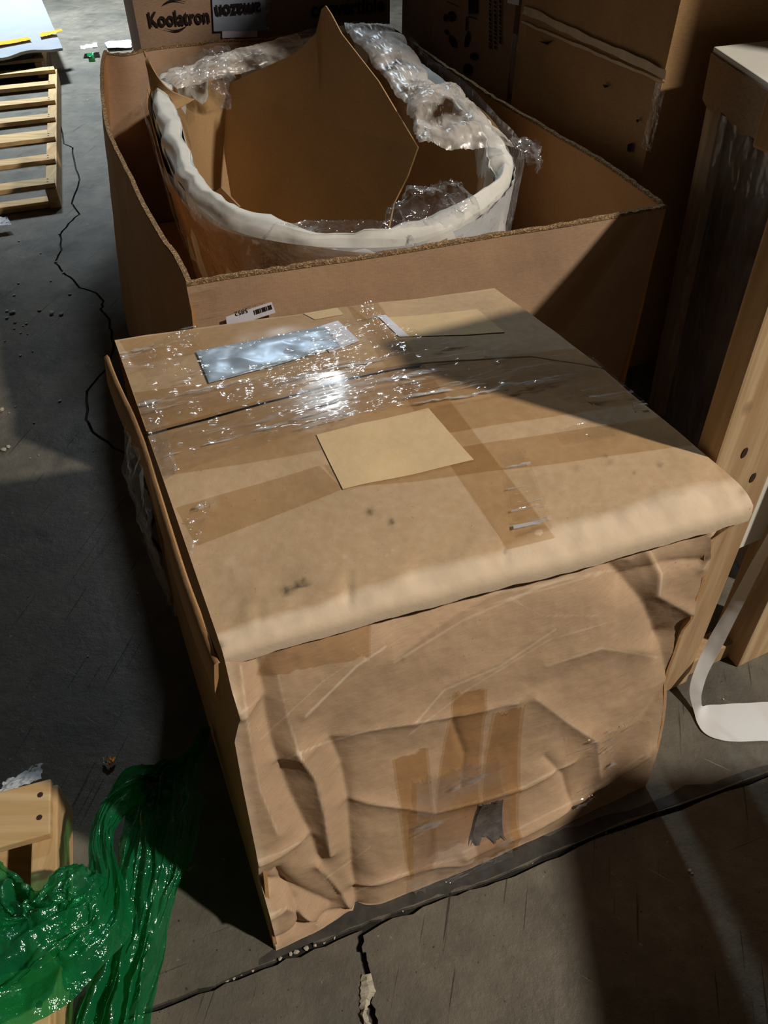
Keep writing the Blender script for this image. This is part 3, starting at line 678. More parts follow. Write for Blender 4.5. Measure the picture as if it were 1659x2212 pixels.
fw = owall('front_wall', front_t, fb_, 11, ey)
left_t = rim([(226, 108, HO), (219, 150, HO), (219, 190, HO), (224, 240, HO), (234, 290, HO), (262, 350, HO), (294, 415, HO), (322, 468, HO), (350, 515, HO), (380, 560, HO), (402, 614, HO)], n)
t = np.linspace(0, 1, n)
lb = left_t * V(1, 1, 0) - ex * np.interp(t, [0, .4, .85, 1], [.11, .09, .06, .02])[:, None]
owall('side_wall', left_t, lb, 12, ex, 'kraft_open_in')
right_t = rim([(1440, 447, HO), (1385, 405, HO), (1300, 346, HO), (1200, 288, HO), (1090, 222, HO), (1000, 164, HO), (900, 98, HO), (842, 57, HO)], n)
rb = np.array([OBc * (1 - t) + OC * t for t in np.linspace(0, 1, n)]) * V(1, 1, 0) + ex * .02
owall('side_wall', right_t, rb, 13, -ex, 'kraft_open_in')
back_t = rim([(842, 57, HO), (760, 66, HO), (640, 77, HO), (560, 86, HO), (500, 86, HO + .01), (455, 88, HO + .012), (420, 95, HO), (360, 101, HO), (312, 108, HO), (270, 117, HO - .004), (226, 112, HO)], n)
bb_ = np.array([OC * (1 - t) + OD * t for t in np.linspace(0, 1, n)]) * V(1, 1, 0)
_e = np.clip((np.linspace(0, 1, n) - .6) / .4, 0, 1)[:, None]; bb_ = bb_ + (lb[0] - bb_[-1]) * _e
owall('back_wall', back_t, bb_, 14, -ey, 'kraft_open')
cc = [OA, OBc, OC, OD]; bot = [c * .97 + oc * .03 for c in cc]
mk('bottom_panel', prism([tuple(c[:2]) for c in bot], .002, .010), 'kraft_open_in', ob)
# clear tape over the front-left corner, folded corner tape on the right
def fw_patch(name, q, lift, mat, n=8, m=10, par=None):
    g = qgrid(q, n, m); P = np.array([[ON(x, y, OA - ey * 0, ey * V(1, 1, 0)) for x, y in r] for r in g]); P = P - ey * V(1, 1, 0) * lift
    if np.dot(gnormals(P)[n // 2, m // 2], -ey) < 0: P = P[:, ::-1]
    return mk(name, surf(P), mat, par or ob, True)
fw_patch('clear_tape', [(408, 618), (476, 608), (484, 740), (425, 750)], .014, 'film', 12, 10)
fw_patch('clear_tape', [(1352, 466), (1388, 460), (1215, 712), (1150, 720)], .014, 'tape', 12, 6)
# address sticker, upside down
st = fw_patch('sticker', [(485, 677), (583, 645), (592, 668), (488, 702)], .016, 'white_paper', 4, 8); st['label'] = 'white inventory sticker, upside down'
sp0 = ON(545, 667, OA - ey * .017, ey * V(1, 1, 0)); sxd = ON(585, 655, OA - ey * .017, ey * V(1, 1, 0)) - ON(500, 681, OA - ey * .017, ey * V(1, 1, 0)); syd = np.cross(unit(ey * V(1, 1, 0)), unit(sxd)); syd = syd if syd[2] > 0 else -syd
ORG[st.name] = ORG[ob.name]
sc1 = np.linalg.norm(sxd) / 90.0
q = lambda x, y: ON(x, y, OA - ey * .0172, ey * V(1, 1, 0))
text_mesh('5852', q(521, 674), sxd, syd, sc1 * 15, 'lettering', 'ink', st, .01, True)
text_mesh('LPN HM 68627', q(548, 660), sxd, syd, sc1 * 8, 'lettering', 'grey_ink', st, 0, True)
for k in range(9):
    c = q(550 + k * 4.4, 675 - k * 1.45); mk('barcode_bar', box(c, sxd, syd, ey, sc1 * (1.5 + (k % 3)), sc1 * 11, .0006), 'ink', st)

# ------------------------------------------------------------------ rolled bundle: foam ring, kraft liner, wrap
rp = [(325, 195, .72), (340, 260, .70), (380, 370, .69), (470, 462, .69), (600, 505, .69), (760, 517, .69), (900, 507, .69), (1020, 458, .70), (1092, 395, .71), (1108, 345, .72), (1082, 290, .73),
      (1030, 230, .75), (960, 170, .75), (900, 120, .76), (840, 66, .76), (750, 56, .76), (660, 82, .74), (560, 104, .72), (480, 116, .71), (400, 140, .70), (345, 165, .71)]
NR = 150
RR = smooth_path([Z(*p) for p in rp], NR, True); rc = RR.mean(0)
bd = empty('rolled_bundle', V(rc[0], rc[1], .012), 'oval roll of white foam and cardboard wrapped in clear film inside the open carton', 'packing roll')
def inward(P):
    tn = np.roll(P, -1, 0) - np.roll(P, 1, 0); n_ = np.stack([-tn[:, 1], tn[:, 0], np.zeros(len(P))], 1); n_ /= np.linalg.norm(n_, axis=1, keepdims=True)
    s = np.sign((n_ * (rc - P)).sum(1)); return n_ * (1 if s.mean() > 0 else -1)
IN = inward(RR); side0 = proj(RR)
th = 0.052 + 0.014 * np.sin(np.arange(NR) * .31) + .02 * np.exp(-((side0[:, 0] - 390) / 60) ** 2)
prof = [(0.0, -.26), (0.0, -.10), (-.002, -.04), (0.006, -.006), (.02, .006), (.5, .010), (.8, .004), (.95, -.004), (1.0, -.03), (1.0, -.30)]
G = np.array([RR + IN * (np.full(NR, a) if a <= .02 else a * th)[:, None] + V(0, 0, b) for a, b in prof])
G = np.concatenate([smooth_path(G[:, j], 26)[:, None] for j in range(NR)], 1)
G += IN[None] * (fbm(G * V(1, 1, .5), 9, 4, 2.0) * .016)[..., None]; G[..., 2] += fbm(G, 9, 4, 9.0) * .014
mk('foam_core', (G.reshape(-1, 3), gridfaces(26, NR, True)), 'foam', bd, True)
# kraft wrap round the outside
ztop = np.full(NR, -.030); a_ = np.arange(NR) / NR
rows = np.linspace(0, 1, 26)
def ring(offs, ztop_, zbot, seed, amp, taper=0.06):
    G = []
    for t in rows:
        top = RR + V(0, 0, 1) * 0; zt = RR[:, 2] + ztop_; z = zt * (1 - t) + zbot * t
        p = RR - IN * offs + IN * (taper * t); p = p.copy(); p[:, 2] = z; G.append(p)
    G = np.array(G); G += IN[None] * (fbm(G * V(1, 1, .6), 6, 3, seed) * amp)[..., None]; return G
side = np.array([proj(p) for p in RR]); white = np.clip((side[:, 0] - 900) / 120, 0, 1) * (side[:, 1] > 280)
mk('kraft_wrap', ((g := ring(.018, np.where(white > .5, -.60, -.020 + .010 * np.sin(a_ * 40)), .015, 21, .006)).reshape(-1, 3), gridfaces(26, NR, True)), 'kraft_wrap', bd, True)
gw = ring(.003, -.02 + 0 * a_, .013, 22, .001); gw += -IN[None] * (.008 * white * np.abs(np.sin(np.arange(NR) * 1.15)))[None, :, None]
mk('foam_sleeve', (gw.reshape(-1, 3), gridfaces(26, NR, True)), 'foam_sheet', bd, True)
mk('film_wrap', ((g := ring(.030, .012 + .006 * np.sin(a_ * 60), .10, 23, .012, .05)).reshape(-1, 3), gridfaces(26, NR, True)), 'film_loose', bd, True)
# kraft liner inside, rising to a point at the back left
lz = RR[:, 2] - .012
d0 = np.linalg.norm(side - V(325, 190), axis=1); k0 = int(np.argmin(d0)); dk = (np.arange(NR) - k0 + NR // 2) % NR - NR // 2
lz = lz + 0 * np.clip(1 - np.abs(dk) / np.where(dk > 0, 5.0, 5.0), 0, 1) 
G = []
for t in np.linspace(0, 1, 30):
    p = RR + IN * (th - .002 + .10 * t ** 1.5)[:, None]; p[:, 2] = lz * (1 - t) + .03 * t
    p += -IN * (0 * np.clip(1 - np.abs(dk) / 5.0, 0, 1) * (1 - t) ** 4)[:, None]; G.append(p)
G = np.array(G); G += IN[None] * (fbm(G * V(1, 1, .3), 3, 2, 31) * .02 * np.linspace(0, 1, 30)[:, None])[..., None]
mk('kraft_liner', (G.reshape(-1, 3), gridfaces(30, NR, True)), 'kraft_liner', bd, True)
tri = np.array([[Z(311, 110, .825), Z(313, 114, .815)], [Z(322, 160, .755), Z(342, 165, .76)], [Z(330, 205, .700), Z(372, 196, .725)], [Z(352, 262, .655), Z(420, 215, .69)]])
tri = np.stack([smooth_path(tri[:, 0], 14), smooth_path(tri.mean(1), 14) + V(-.006, .004, 0), smooth_path(tri[:, 1], 14)], 1)
tri = tri if gnormals(tri)[8, 1, 0] > 0 else tri[:, ::-1]
mk('liner_corner', sheet(tri, .004), 'kraft_liner', bd, True)
# large stiff sheet standing across the roll, pointed corner up
pk, pr, pb = Z(703, 12, .96), Z(900, 310, .74), Z(520, 400, .335)
pn = unit(np.cross(pr - pk, pb - pk)); pl = [(703, 12), (715, 30), (737, 72), (817, 175), (902, 318), (880, 380), (850, 440), (838, 500), (690, 520), (560, 500), (500, 430), (484, 330), (486, 240), (494, 181), (638, 115), (682, 72), (694, 20)]
P3 = np.array([ON(x, y, pk, pn) for x, y in pl])
P3[:, 2] = np.maximum(P3[:, 2], .04)
if pn[1] > 0: pn = -pn
k = len(P3); cen = P3.mean(0) ; ring2 = [P3, P3 * .6 + cen * .4 - pn * .02, P3 * .25 + cen * .75 - pn * .03]
v = np.concatenate(ring2 + [np.array([cen - pn * .032])]); f = gridfaces(3, k, True) + [[2 * k + j, 2 * k + (j + 1) % k, 3 * k] for j in range(k)]
v2 = v - pn * .005; f2 = [[i + len(v) for i in q][::-1] for q in f]; fs = [[j, (j + 1) % k, (j + 1) % k + len(v), j + len(v)] for j in range(k)]
mk('stiff_sheet', (np.concatenate([v, v2]), f + f2 + fs), 'kraft_liner', bd)
# torn tab sticking out of the liner at the front
tb = [Z(463, 416, .62), Z(480, 404, .67), Z(520, 446, .66), Z(500, 452, .62)]
mk('torn_tab', sheet(np.array([[tb[0], tb[1]], [tb[3], tb[2]]]), .004), 'kraft_brown', bd)
# film bunches on the rim
def bunch(name, pix, n, m, amp, sc, seed, mat, lift=0.0, par=bd, ridged=True):
    """crumpled film over a quad of (x, y, z) pixels"""
    q = [Z(*p) for p in pix]; u, v = np.meshgrid(np.linspace(0, 1, m), np.linspace(0, 1, n))
    P = bil(q[0], q[1], q[3], q[2])(u, v); nn = unit(np.cross(q[1] - q[0], q[3] - q[0])); nn = nn if nn[2] > 0 else -nn
    ms = (np.sin(np.pi * u) * np.sin(np.pi * v)) ** .5
    P = P + nn * ((lift * ms + amp * fbm(P, sc, 4, seed, ridged) + amp * (.2 if 'milky' in mat else .5) * fbm(P, sc * 2.7, 3, seed + 1))[..., None])
    P += RNG.normal(0, .001, P.shape) + np.stack([fbm(P, sc, 2, seed + 5), fbm(P, sc, 2, seed + 6), 0 * u], -1) * amp * .9
    return mk(name, surf(P), mat, par, True)
bunch('film_bunch', [(350, 170, .73), (640, 80, .76), (660, 130, .72), (380, 200, .70)], 40, 70, .02, 7, 41, 'film_milky', .03)
bunch('film_bunch', [(430, 120, .75), (500, 112, .75), (505, 185, .72), (415, 195, .72)], 36, 36, .022, 16, 42, 'film_loose', .02)
bunch('film_bunch', [(450, 180, .74), (490, 175, .74), (500, 235, .66), (470, 235, .66)], 24, 20, .015, 30, 43, 'film_loose', .01)
bunch('film_bunch', [(745, 60, .84), (842, 62, .83), (960, 215, .79), (870, 230, .78)], 50, 40, .02, 6, 44, 'film_milky', .03)
bunch('film_bunch', [(880, 190, .80), (1000, 215, .80), (1090, 335, .73), (905, 325, .76)], 60, 60, .035, 6, 45, 'film_milky', .05)
bunch('film_bunch', [(860, 440, .72), (1000, 415, .74), (1040, 470, .71), (840, 500, .70)], 50, 60, .028, 14, 46, 'film_loose', .03)
bunch('film_bunch', [(1085, 310, .72), (1140, 315, .68), (1165, 375, .62), (1110, 360, .68)], 30, 30, .03, 14, 47, 'film_loose', .02)
bunch('film_bunch', [(590, 480, .705), (880, 470, .715), (900, 530, .66), (560, 520, .66)], 40, 80, .014, 12, 48, 'film_loose', .01)
# ================================================================== cartons behind
eyh, exh = unit(ey * V(1, 1, 0)), unit(ex * V(1, 1, 0))
def carton(name, pa, pb, depth, h, mat, label, inward_, base=None, panels=None):
    """closed box: face from pa to pb (ground), depth along inward_"""
    pa, pb = pa * V(1, 1, 0), pb * V(1, 1, 0); d = unit(inward_) * depth
    root = empty(name, (pa + pb + d) / 2 * V(1, 1, 0) if False else (pa + pb) / 2 + d / 2, label, 'carton')
    A, B, C_, D_ = pa, pb, pb + d, pa + d; up = UP * h
    def pan(nm, a, b, c, e, out):
        u, v = np.meshgrid(np.linspace(0, 1, 14), np.linspace(0, 1, 14)); G = bil(a, b, c, e)(u, v)
        G = G + out * (fbm(G, 3, 2, h) * .006 * np.sin(np.pi * u) * np.sin(np.pi * v))[..., None]
        if np.dot(gnormals(G)[6, 6], out) < 0: G = G[:, ::-1]
        return mk(nm, sheet(G, .006), mat, root, True)
    nd = -unit(d); nl = unit(A - B)
    pan('face_panel', A, B, A + up, B + up, nd); pan('side_panel', D_, A, D_ + up, A + up, nl); pan('side_panel', B, C_, B + up, C_ + up, -nl)
    pan('back_panel', C_, D_, C_ + up, D_ + up, -nd)
    for s in (0, 1):                                   # two top flaps meeting in the middle
        m0, m1 = A + d * (.5 * s + .002), A + d * (.5 + .5 * s - .002)
        pan('top_flap', m0 + up, m0 + up + (B - A), m1 + up, m1 + up + (B - A), UP)
    return root
kp = OC + eyh * .14
kO = lambda x, y, l=0.0: ON(x, y, kp - eyh * l, eyh)
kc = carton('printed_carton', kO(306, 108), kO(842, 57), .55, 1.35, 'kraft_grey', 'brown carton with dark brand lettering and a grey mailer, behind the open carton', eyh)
kx = unit(kO(840, 40) - kO(300, 110)) ; kx = unit(kx * V(1, 1, 0)); ky = UP
def k_text(s, cx_, cy_, wpx, mat, bold, spin=False, lift=.008, par=kc, squeeze=1):
    w3 = np.linalg.norm(kO(cx_ + wpx / 2, cy_) - kO(cx_ - wpx / 2, cy_))
    o = text_mesh(s, kO(cx_, cy_, lift), kx, ky, 1.0, 'lettering', mat, par, bold, spin)
    me = o.data; xs = np.array([v.co[:] for v in me.vertices]); c = kO(cx_, cy_, lift) - ORG[par.name]; r = xs - c; wid = np.ptp(r @ kx); f_ = w3 / wid
    xs = c + np.outer((r @ kx) * f_, kx) + np.outer((r @ ky) * f_ * squeeze, ky)
    me.vertices.foreach_set('co', xs.astype(np.float32).ravel()); me.update(); return o
k_text('Koolatron', 387, 40, 132, 'ink', .028, squeeze=1.2)
def swoosh(cx_, cy_, wpx, h, flip):
    v, f = [], []
    for i in range(17):
        t = i / 16; a = math.sin(math.pi * t); x = cx_ + (t - .5) * wpx; tk = 1 + 6 * a * (t if flip else 1 - t)
        y = cy_ - (t - .5) * wpx * .12 + (h * a if flip else -h * a)
        v += [kO(x, y, .008), kO(x, y + (tk if flip else -tk), .008)]
    return mk('brand_swoosh', (v, [[2 * i, 2 * i + 1, 2 * i + 3, 2 * i + 2] for i in range(16)]), 'ink', kc)
swoosh(376, 8, 50, 6, False); swoosh(380, 58, 48, 6, True)
k_text('convertible', 752, 17, 158, 'ink', .03, squeeze=1.1)
# grey mailer taped on the face, its print upside down
q = [(456, -40), (572, -40), (576, 66), (462, 68)]; g = qgrid(q, 20, 20); P = np.array([[kO(x, y, .012) for x, y in r] for r in g]); P -= eyh * (fbm(P, 8, 3, 2)[..., None] * .003)
if np.dot(gnormals(P)[9, 9], -eyh) < 0: P = P[:, ::-1]
M['mailer'] = plain('grey_mailer', (140, 150, 166), .5, .35, .06)
ml = mk('mailer_pouch', sheet(P, .004), 'mailer', kc, True); ml['label'] = 'grey-blue poly mailer with upside-down lettering'
k_text('amazon', 515, 22, 98, 'ink', .03, True, .022, ml, 1.15)
for cq in ([(480, 68), (556, 62), (556, 80), (480, 82)],):
    P = np.array([[kO(x, y, .010) for x, y in r] for r in qgrid(cq, 3, 3)]); P = P if np.dot(gnormals(P)[1, 1], -eyh) > 0 else P[:, ::-1]
    mk('paper_label', sheet(P, .001), 'white_paper', kc)
P = np.array([[kO(x, y, .012) for x, y in r] for r in qgrid([(572, -40), (580, -40), (583, 72), (576, 72)], 6, 2)]); mk('clear_tape', surf(P), 'film_loose', kc)

rp0 = OBc + exh * .13
rO = lambda x, y, l=0.0: ON(x, y, rp0 - exh * l, exh)
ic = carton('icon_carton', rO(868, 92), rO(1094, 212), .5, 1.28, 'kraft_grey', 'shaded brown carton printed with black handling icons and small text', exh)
def r_quad(name, q, mat, par, lift=.007, n=2, m=2):
    P = np.array([[rO(x, y, lift) for x, y in r] for r in qgrid(q, n, m)]); P = P if np.dot(gnormals(P)[0, 0], -exh) > 0 else P[:, ::-1]
    return mk(name, surf(P), mat, par)
def r_blob(cx_, cy_, rx, ry, rot=0):
    v = [rO(cx_ + rx * math.cos(a) * math.cos(rot) - ry * math.sin(a) * math.sin(rot), cy_ + rx * math.cos(a) * math.sin(rot) + ry * math.sin(a) * math.cos(rot), .007) for a in np.linspace(0, 2 * math.pi, 20, endpoint=False)]
    mk('printed_icon', (v, [list(range(20))]), 'ink', ic)
for a in ((975, 35, 9, 11), (962, 38, 4, 8), (978, 90, 7, 14, -.4), (965, 70, 4, 7, -.5), (1010, 150, 10, 13), (1009, 85, 5, 18, .2), (1024, 122, 9, 8)): r_blob(*a)
for qd in ([(1011, -20), (1030, -14), (1030, 30), (1012, 30)], [(1012, 34), (1030, 40), (1029, 42), (1012, 37)], [(1007, 36), (1010, 37), (1008, 66), (1005, 65)], [(965, 2), (992, 14), (992, 16), (965, 4)]):
    r_quad('printed_icon', qd, 'ink', ic)
rr_ = random.Random(3)
for x0, y1 in ((1056, 102), (1067, 104), (1078, 92)):
    y = -10
    while y < y1:
        hgt = rr_.uniform(3, 8); r_quad('printed_text', [(x0, y), (x0 + 5, y + 3), (x0 + 5, y + 3 + hgt), (x0, y + hgt)], 'ink', ic); y += hgt + rr_.uniform(1.5, 4)
bp0 = OBc + exh * .11
bO = lambda x, y, l=0.0: ON(x, y, bp0 - exh * l, exh)
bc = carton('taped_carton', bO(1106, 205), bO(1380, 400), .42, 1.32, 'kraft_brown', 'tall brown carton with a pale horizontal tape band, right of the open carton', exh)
def b_quad(name, q, mat, lift=.009, n=4, m=20, jag=0.0):
    g = qgrid(q, n, m)
    if jag: g[-1] += RNG.normal(0, jag, g[-1].shape); g[0] += RNG.normal(0, jag, g[0].shape)
    P = np.array([[bO(x, y, lift) for x, y in r] for r in g]); P = P if np.dot(gnormals(P)[1, 1], -exh) > 0 else P[:, ::-1]
    return mk(name, surf(P), mat, bc)
M['pale_tape'] = plain('pale_tape', (208, 186, 154), .45, .4, .12)
b_quad('tape_band', [(1132, 12), (1440, 152), (1436, 172), (1130, 28)], 'pale_tape', jag=1.2)
b_quad('tape_band', [(1126, 44), (1436, 176), (1434, 182), (1126, 49)], 'pale_tape', .0085, jag=.8)
b_quad('clear_tape', [(1418, 172), (1440, 182), (1405, 330), (1385, 318)], 'film_loose', .010, 14, 5)
b_quad('clear_tape', [(1106, 70), (1120, 78), (1112, 205), (1100, 198)], 'film_loose', .010, 14, 4)
b_quad('paper_label', [(1096, -12), (1122, -2), (1120, 12), (1096, 6)], 'white_paper', .010, 2, 3)
for qd in ([(1162, 88), (1180, 92), (1196, 86), (1182, 97)], [(1302, 182), (1312, 184), (1316, 187), (1306, 190)], [(1356, 312), (1368, 308), (1362, 330), (1354, 326)], [(1374, 258), (1382, 258), (1379, 264), (1375, 264)]):
    b_quad('scuff_mark', qd, 'ink', .009, 3, 4)
# ================================================================== right: wrapped crate, timber frame, foam strip
cA = Z(1400, 870, 0); cT = Z(1548, 115, 1.0)                        # back-left foot and top of the crate
ld = unit(V(.08, -.997, 0)); wdir = unit(V(.92, .35, 0))
lean = (cT - cA)
cr_ = empty('wrapped_crate', cA + wdir * .3 + ld * .4, 'upright film-wrapped crate with brown board side, cardboard cap and white top sheet', 'crate')
def cpt(a, b, z): return cA + ld * a + wdir * b + lean * z          # a along the visible side, b into the crate, z 0..1
def slab3(pts8): return np.array(pts8), [[0, 2, 3, 1], [4, 5, 7, 6], [0, 1, 5, 4], [2, 6, 7, 3], [0, 4, 6, 2], [1, 3, 7, 5]]
def cbox(a0, a1, b0, b1, z0, z1): return slab3([cpt(a, b, z) for z in (z0, z1) for b in (b0, b1) for a in (a0, a1)])
def fixn(vf):
    bm = bmesh.new(); vs_ = [bm.verts.new(p) for p in vf[0]]; [bm.faces.new([vs_[i] for i in f]) for f in vf[1]]; bmesh.ops.recalc_face_normals(bm, faces=bm.faces)
    bm.verts.index_update(); r = [tuple(v.co) for v in bm.verts], [[v.index for v in f.verts] for f in bm.faces]; bm.free(); return r
mk('side_board', fixn(cbox(.05, .78, .030, .50, 0.0, .985)), 'board_brown', cr_)
mk('corner_plank', bevel(cbox(0, .085, 0, .045, 0, .93), .004), 'wood_z', cr_)
mk('corner_plank', bevel(cbox(.70, .79, 0, .045, 0, .93), .004), 'wood_z', cr_)
M['cap_card'] = card('cap_card', (140, 106, 70), .8)
g = []
for z in (1.0, .97, .93, .895):
    g.append([cpt(a, -.012, z - (.008 * math.sin(a * 37) if z < .9 else 0)) for a in np.linspace(-.01, .80, 40)])
gg = np.array(g); gg = gg if np.dot(gnormals(gg)[1, 20], -wdir) > 0 else gg[:, ::-1]
mk('cardboard_cap', sheet(gg, .006), 'cap_card', cr_, True)
mk('white_top_sheet', bevel(cbox(-.012, .80, -.006, .52, .994, 1.012), .003), 'white_board', cr_)
M['film_side'] = film('side_film', (.92, .9, .88), .10, .18, .12, .8, scale=6)
u, v = np.meshgrid(np.linspace(.04, .78, 60), np.linspace(.02, .90, 40)); P = cA + ld * u[..., None] - wdir * (.006 + .012 * fbm(np.stack([u * 9, v * 1.2, 0 * u], -1), 1.0, 3, 3, True))[..., None] + lean * v[..., None]
mk('film_wrap', surf(P), 'film_side', cr_, True)

fA = Z(1371, 1527, 0); fd = unit(Z(1659, 1395, 0) - Z(1465, 1487, 0)); fn = unit(V(-fd[1], fd[0], 0))      # along the frame, away from the camera
fl_ = unit(V(-.035, .02, 1))
fr = empty('timber_frame', fA + fd * .3 + fn * .05, 'upright raw pine frame with wide front stud and white panel, beside the foreground carton', 'wooden frame')
def fbx(a0, a1, b0, b1, z0, z1): return slab3([fA + fd * a + fn * b + fl_ * z for z in (z0, z1) for b in (b0, b1) for a in (a0, a1)])
mk('stud', bevel(fbx(-.0, .148, .0, .045, 0, 1.22), .005), 'wood_z', fr)
s2 = np.dot(Z(1590, 1440, 0) - fA, fd)
mk('stud', bevel(fbx(s2, s2 + .15, -.02, .07, 0, 1.22), .005), 'wood_z', fr)
mk('bottom_rail', bevel(fbx(.14, s2 + .01, .012, .06, 0.0, .055), .004), 'wood_z', fr)
mk('white_panel', fixn(fbx(.10, s2 + .16, .048, .062, .36, 1.21)), 'white_board', fr)
mk('top_rail', bevel(fbx(0, s2 + .15, .062, .10, 1.15, 1.22), .004), 'wood_z', fr)
for a, z in ((.105, .63), (.06, .70), (.118, .86), (.03, .95)):
    c = fA + fd * a + fl_ * z - fn * .0012; v = [c + fd * .006 * math.cos(t_) + fl_ * .011 * math.sin(t_) for t_ in np.linspace(0, 2 * math.pi, 12, endpoint=False)]; mk('knot', (v, [list(range(12))]), 'nail', fr)

# foam strip: hangs in front of the frame, turns on the floor
def ribbon(name, pts, mat, label, cat, n=60, m=9, cup=0.0, seed=0, amp=.003, th=.0025, parent=None):
    """pts: left (x, y, z) and right (x, y, z) edge pixels"""
    Lp = smooth_path([Z(*p[0]) for p in pts], n); Rp = smooth_path([Z(*p[1]) for p in pts], n); t = np.linspace(0, 1, m)[None, :, None]
    G = Lp[:, None] * (1 - t) + Rp[:, None] * t
    G[..., 2] += cup * np.sin(np.pi * t[..., 0]); G += fbm(G, 12, 3, seed)[..., None] * amp * V(1, 1, 0); G[..., 2] = np.maximum(G[..., 2], th + .001)
    if gnormals(G)[n // 2, m // 2, 2] < 0: G = G[:, ::-1]
    o = mk(name, sheet(G, th), mat, parent, True)
    if label: tag(o, label, cat)
    return o
ribbon('foam_strip', [((1700, 1075, .56), (1722, 1085, .56)), ((1652, 1165, .43), (1672, 1175, .43)), ((1612, 1235, .33), (1636, 1245, .33)), ((1572, 1310, .22), (1598, 1322, .22)), ((1528, 1385, .13), (1558, 1400, .13)),
       ((1500, 1450, .07), (1528, 1458, .07)), ((1490, 1495, .03), (1516, 1500, .035)), ((1500, 1540, .008), (1516, 1525, .02)), ((1520, 1580, .004), (1530, 1522, .004)), ((1565, 1600, .004), (1565, 1521, .004)),
       ((1659, 1601, .004), (1659, 1517, .004)), ((1800, 1600, .004), (1790, 1512, .004))], 'foam_sheet', 'thin white foam strip draped down to the floor beside the pine stud', 'foam strip', 90)
# tall carton standing behind the crate
tcp = Z(1606, 60, .80); tc = carton('tall_carton', tcp, tcp + unit(V(.9, .3, 0)) * .55, .5, 2.5, 'kraft_brown', 'tall plain carton in the top right corner behind the wrapped crate', unit(V(-.3, .95, 0)))

# unseen cartons added further right to cast shade on the row and floor
off1 = carton('added_shade_carton', V(1.75, 1.46, 0), V(1.75, 2.5, 0), .6, 2.95, 'kraft_brown', 'unseen tall carton added right of the wrapped crate to shade the taped carton', V(1, 0, 0))
off2 = carton('added_low_shade_carton', V(1.22, -.45, 0), V(1.22, .42, 0), .5, 1.12, 'kraft_brown', 'unseen low carton added near the camera on the right to shade the floor', V(1, 0, 0))
# ================================================================== left: pallets, white stack, green film, rubble
def nail(par, c, up, r=.006):
    n_ = unit(up); a = unit(np.cross(n_, V(.3, .9, .1))); b = np.cross(n_, a)
    v = [np.asarray(c) + a * r * math.cos(t) + b * r * math.sin(t) + n_ * .0006 for t in np.linspace(0, 2 * math.pi, 9)[:-1]]
    mk('nail_hole', (v, [list(range(8))]), 'nail', par)
# long slatted pallet in the aisle
PT = .112
r0, r1 = Z(117, 397, PT), Z(119.5, 138, PT); pe = unit((r1 - r0) * V(1, 1, 0)); px_ = unit(V(-pe[1], pe[0], 0)); px_ = px_ if px_[0] < 0 else -px_       # pointing left
sx = -unit(Z(117, 345, PT) - Z(0, 360, PT)); sx = unit(sx * V(1, 1, 0))
pal = empty('slatted_pallet', r0 * V(1, 1, 0) + sx * .5 + pe * 1.0, 'long pale pine pallet with spaced slats, lying in the aisle', 'pallet')
plen = np.dot(r1 - r0, pe)
for k in (0.0, .62, 1.2):
    a = r0 * V(1, 1, 0) + sx * (.022 + k) + UP * .045
    mk('rail', beam(a, a + pe * plen, UP, .088, .05), 'wood', pal)
for yb in (395, 343, 295, 253, 216, 181, 150):
    a = Z(117, yb, PT) * V(1, 1, 0); w_ = .085; a = a + pe * w_ / 2 + UP * (PT - .011)
    mk('slat', beam(a, a + sx * 1.3, pe, w_, .022), 'wood_x', pal)
    for j in (.3, .7): nail(pal, a + sx * .03 + pe * (j - .5) * w_ + UP * .011, UP, .005)
for s in (0.03, .5, .98):
    a = r0 * V(1, 1, 0) + pe * plen * s + UP * .012 + sx * .05
    mk('bottom_board', beam(a, a + sx * 1.2, pe, .10, .02), 'wood_x', pal)
# second pallet and the white wrapped stack on it
p2 = Z(95, 132, .10) * V(1, 1, 0)
pal2 = empty('stack_pallet', p2 + sx * .5 + pe * .6, 'pine pallet under the white sheet stack', 'pallet')
for k in (0.02, 1.2): mk('rail', beam(p2 + sx * (.02 + k) + UP * .049, p2 + sx * (.02 + k) + pe * 1.5 + UP * .049, UP, .098, .045), 'wood', pal2)
for j in range(5):
    a = p2 + pe * (.045 + j * .36) + UP * .108; mk('slat', beam(a, a + sx * 1.35, pe, .09, .02), 'wood_x', pal2)
zt = .21; wa, wb = Z(133, 97, zt), Z(90, -2, zt)
wdv = unit((wb - wa) * V(1, 1, 0)); wl = unit((Z(0, 118, zt) - wa) * V(1, 1, 0))
ws = empty('sheet_stack', (wa * V(1, 1, 0)) + wl * .6 + wdv * .7 + UP * .118, 'flat stack of white sheets with orange tape on a pallet, top left', 'sheet stack')
for j, (z, dx, mt) in enumerate(((.119, .20, 'black_plastic'), (.137, .16, 'black_plastic'), (.155, .22, 'white_board'), (.173, .12, 'black_plastic'))):
    a = wa * V(1, 1, 0) + wl * dx + wdv * .2; mk('sheet', prism([tuple(p[:2]) for p in (a, a + wl * 1.3, a + wl * 1.3 + wdv * 1.5, a + wdv * 1.5)], z, z + .017), mt, ws)
u, v = np.meshgrid(np.linspace(0, 1, 40), np.linspace(0, 1, 40)); G = bil(wa, wa + wl * 1.5, wa + wdv * 1.8, wa + wl * 1.5 + wdv * 1.8)(u, v)
G[..., 2] += fbm(G, 4, 3, 5) * .008 - .02 * np.exp(-v / .03) * (.5 + .5 * np.sin(u * 30)) - .012 * np.exp(-u / .03)
G = G if gnormals(G)[20, 20, 2] > 0 else G[:, ::-1]
M['sheet_white'] = plain('white_sheet', (134, 138, 143), .5, .35, .04, 5)
mk('top_sheet', sheet(G, .016), 'sheet_white', ws, True)
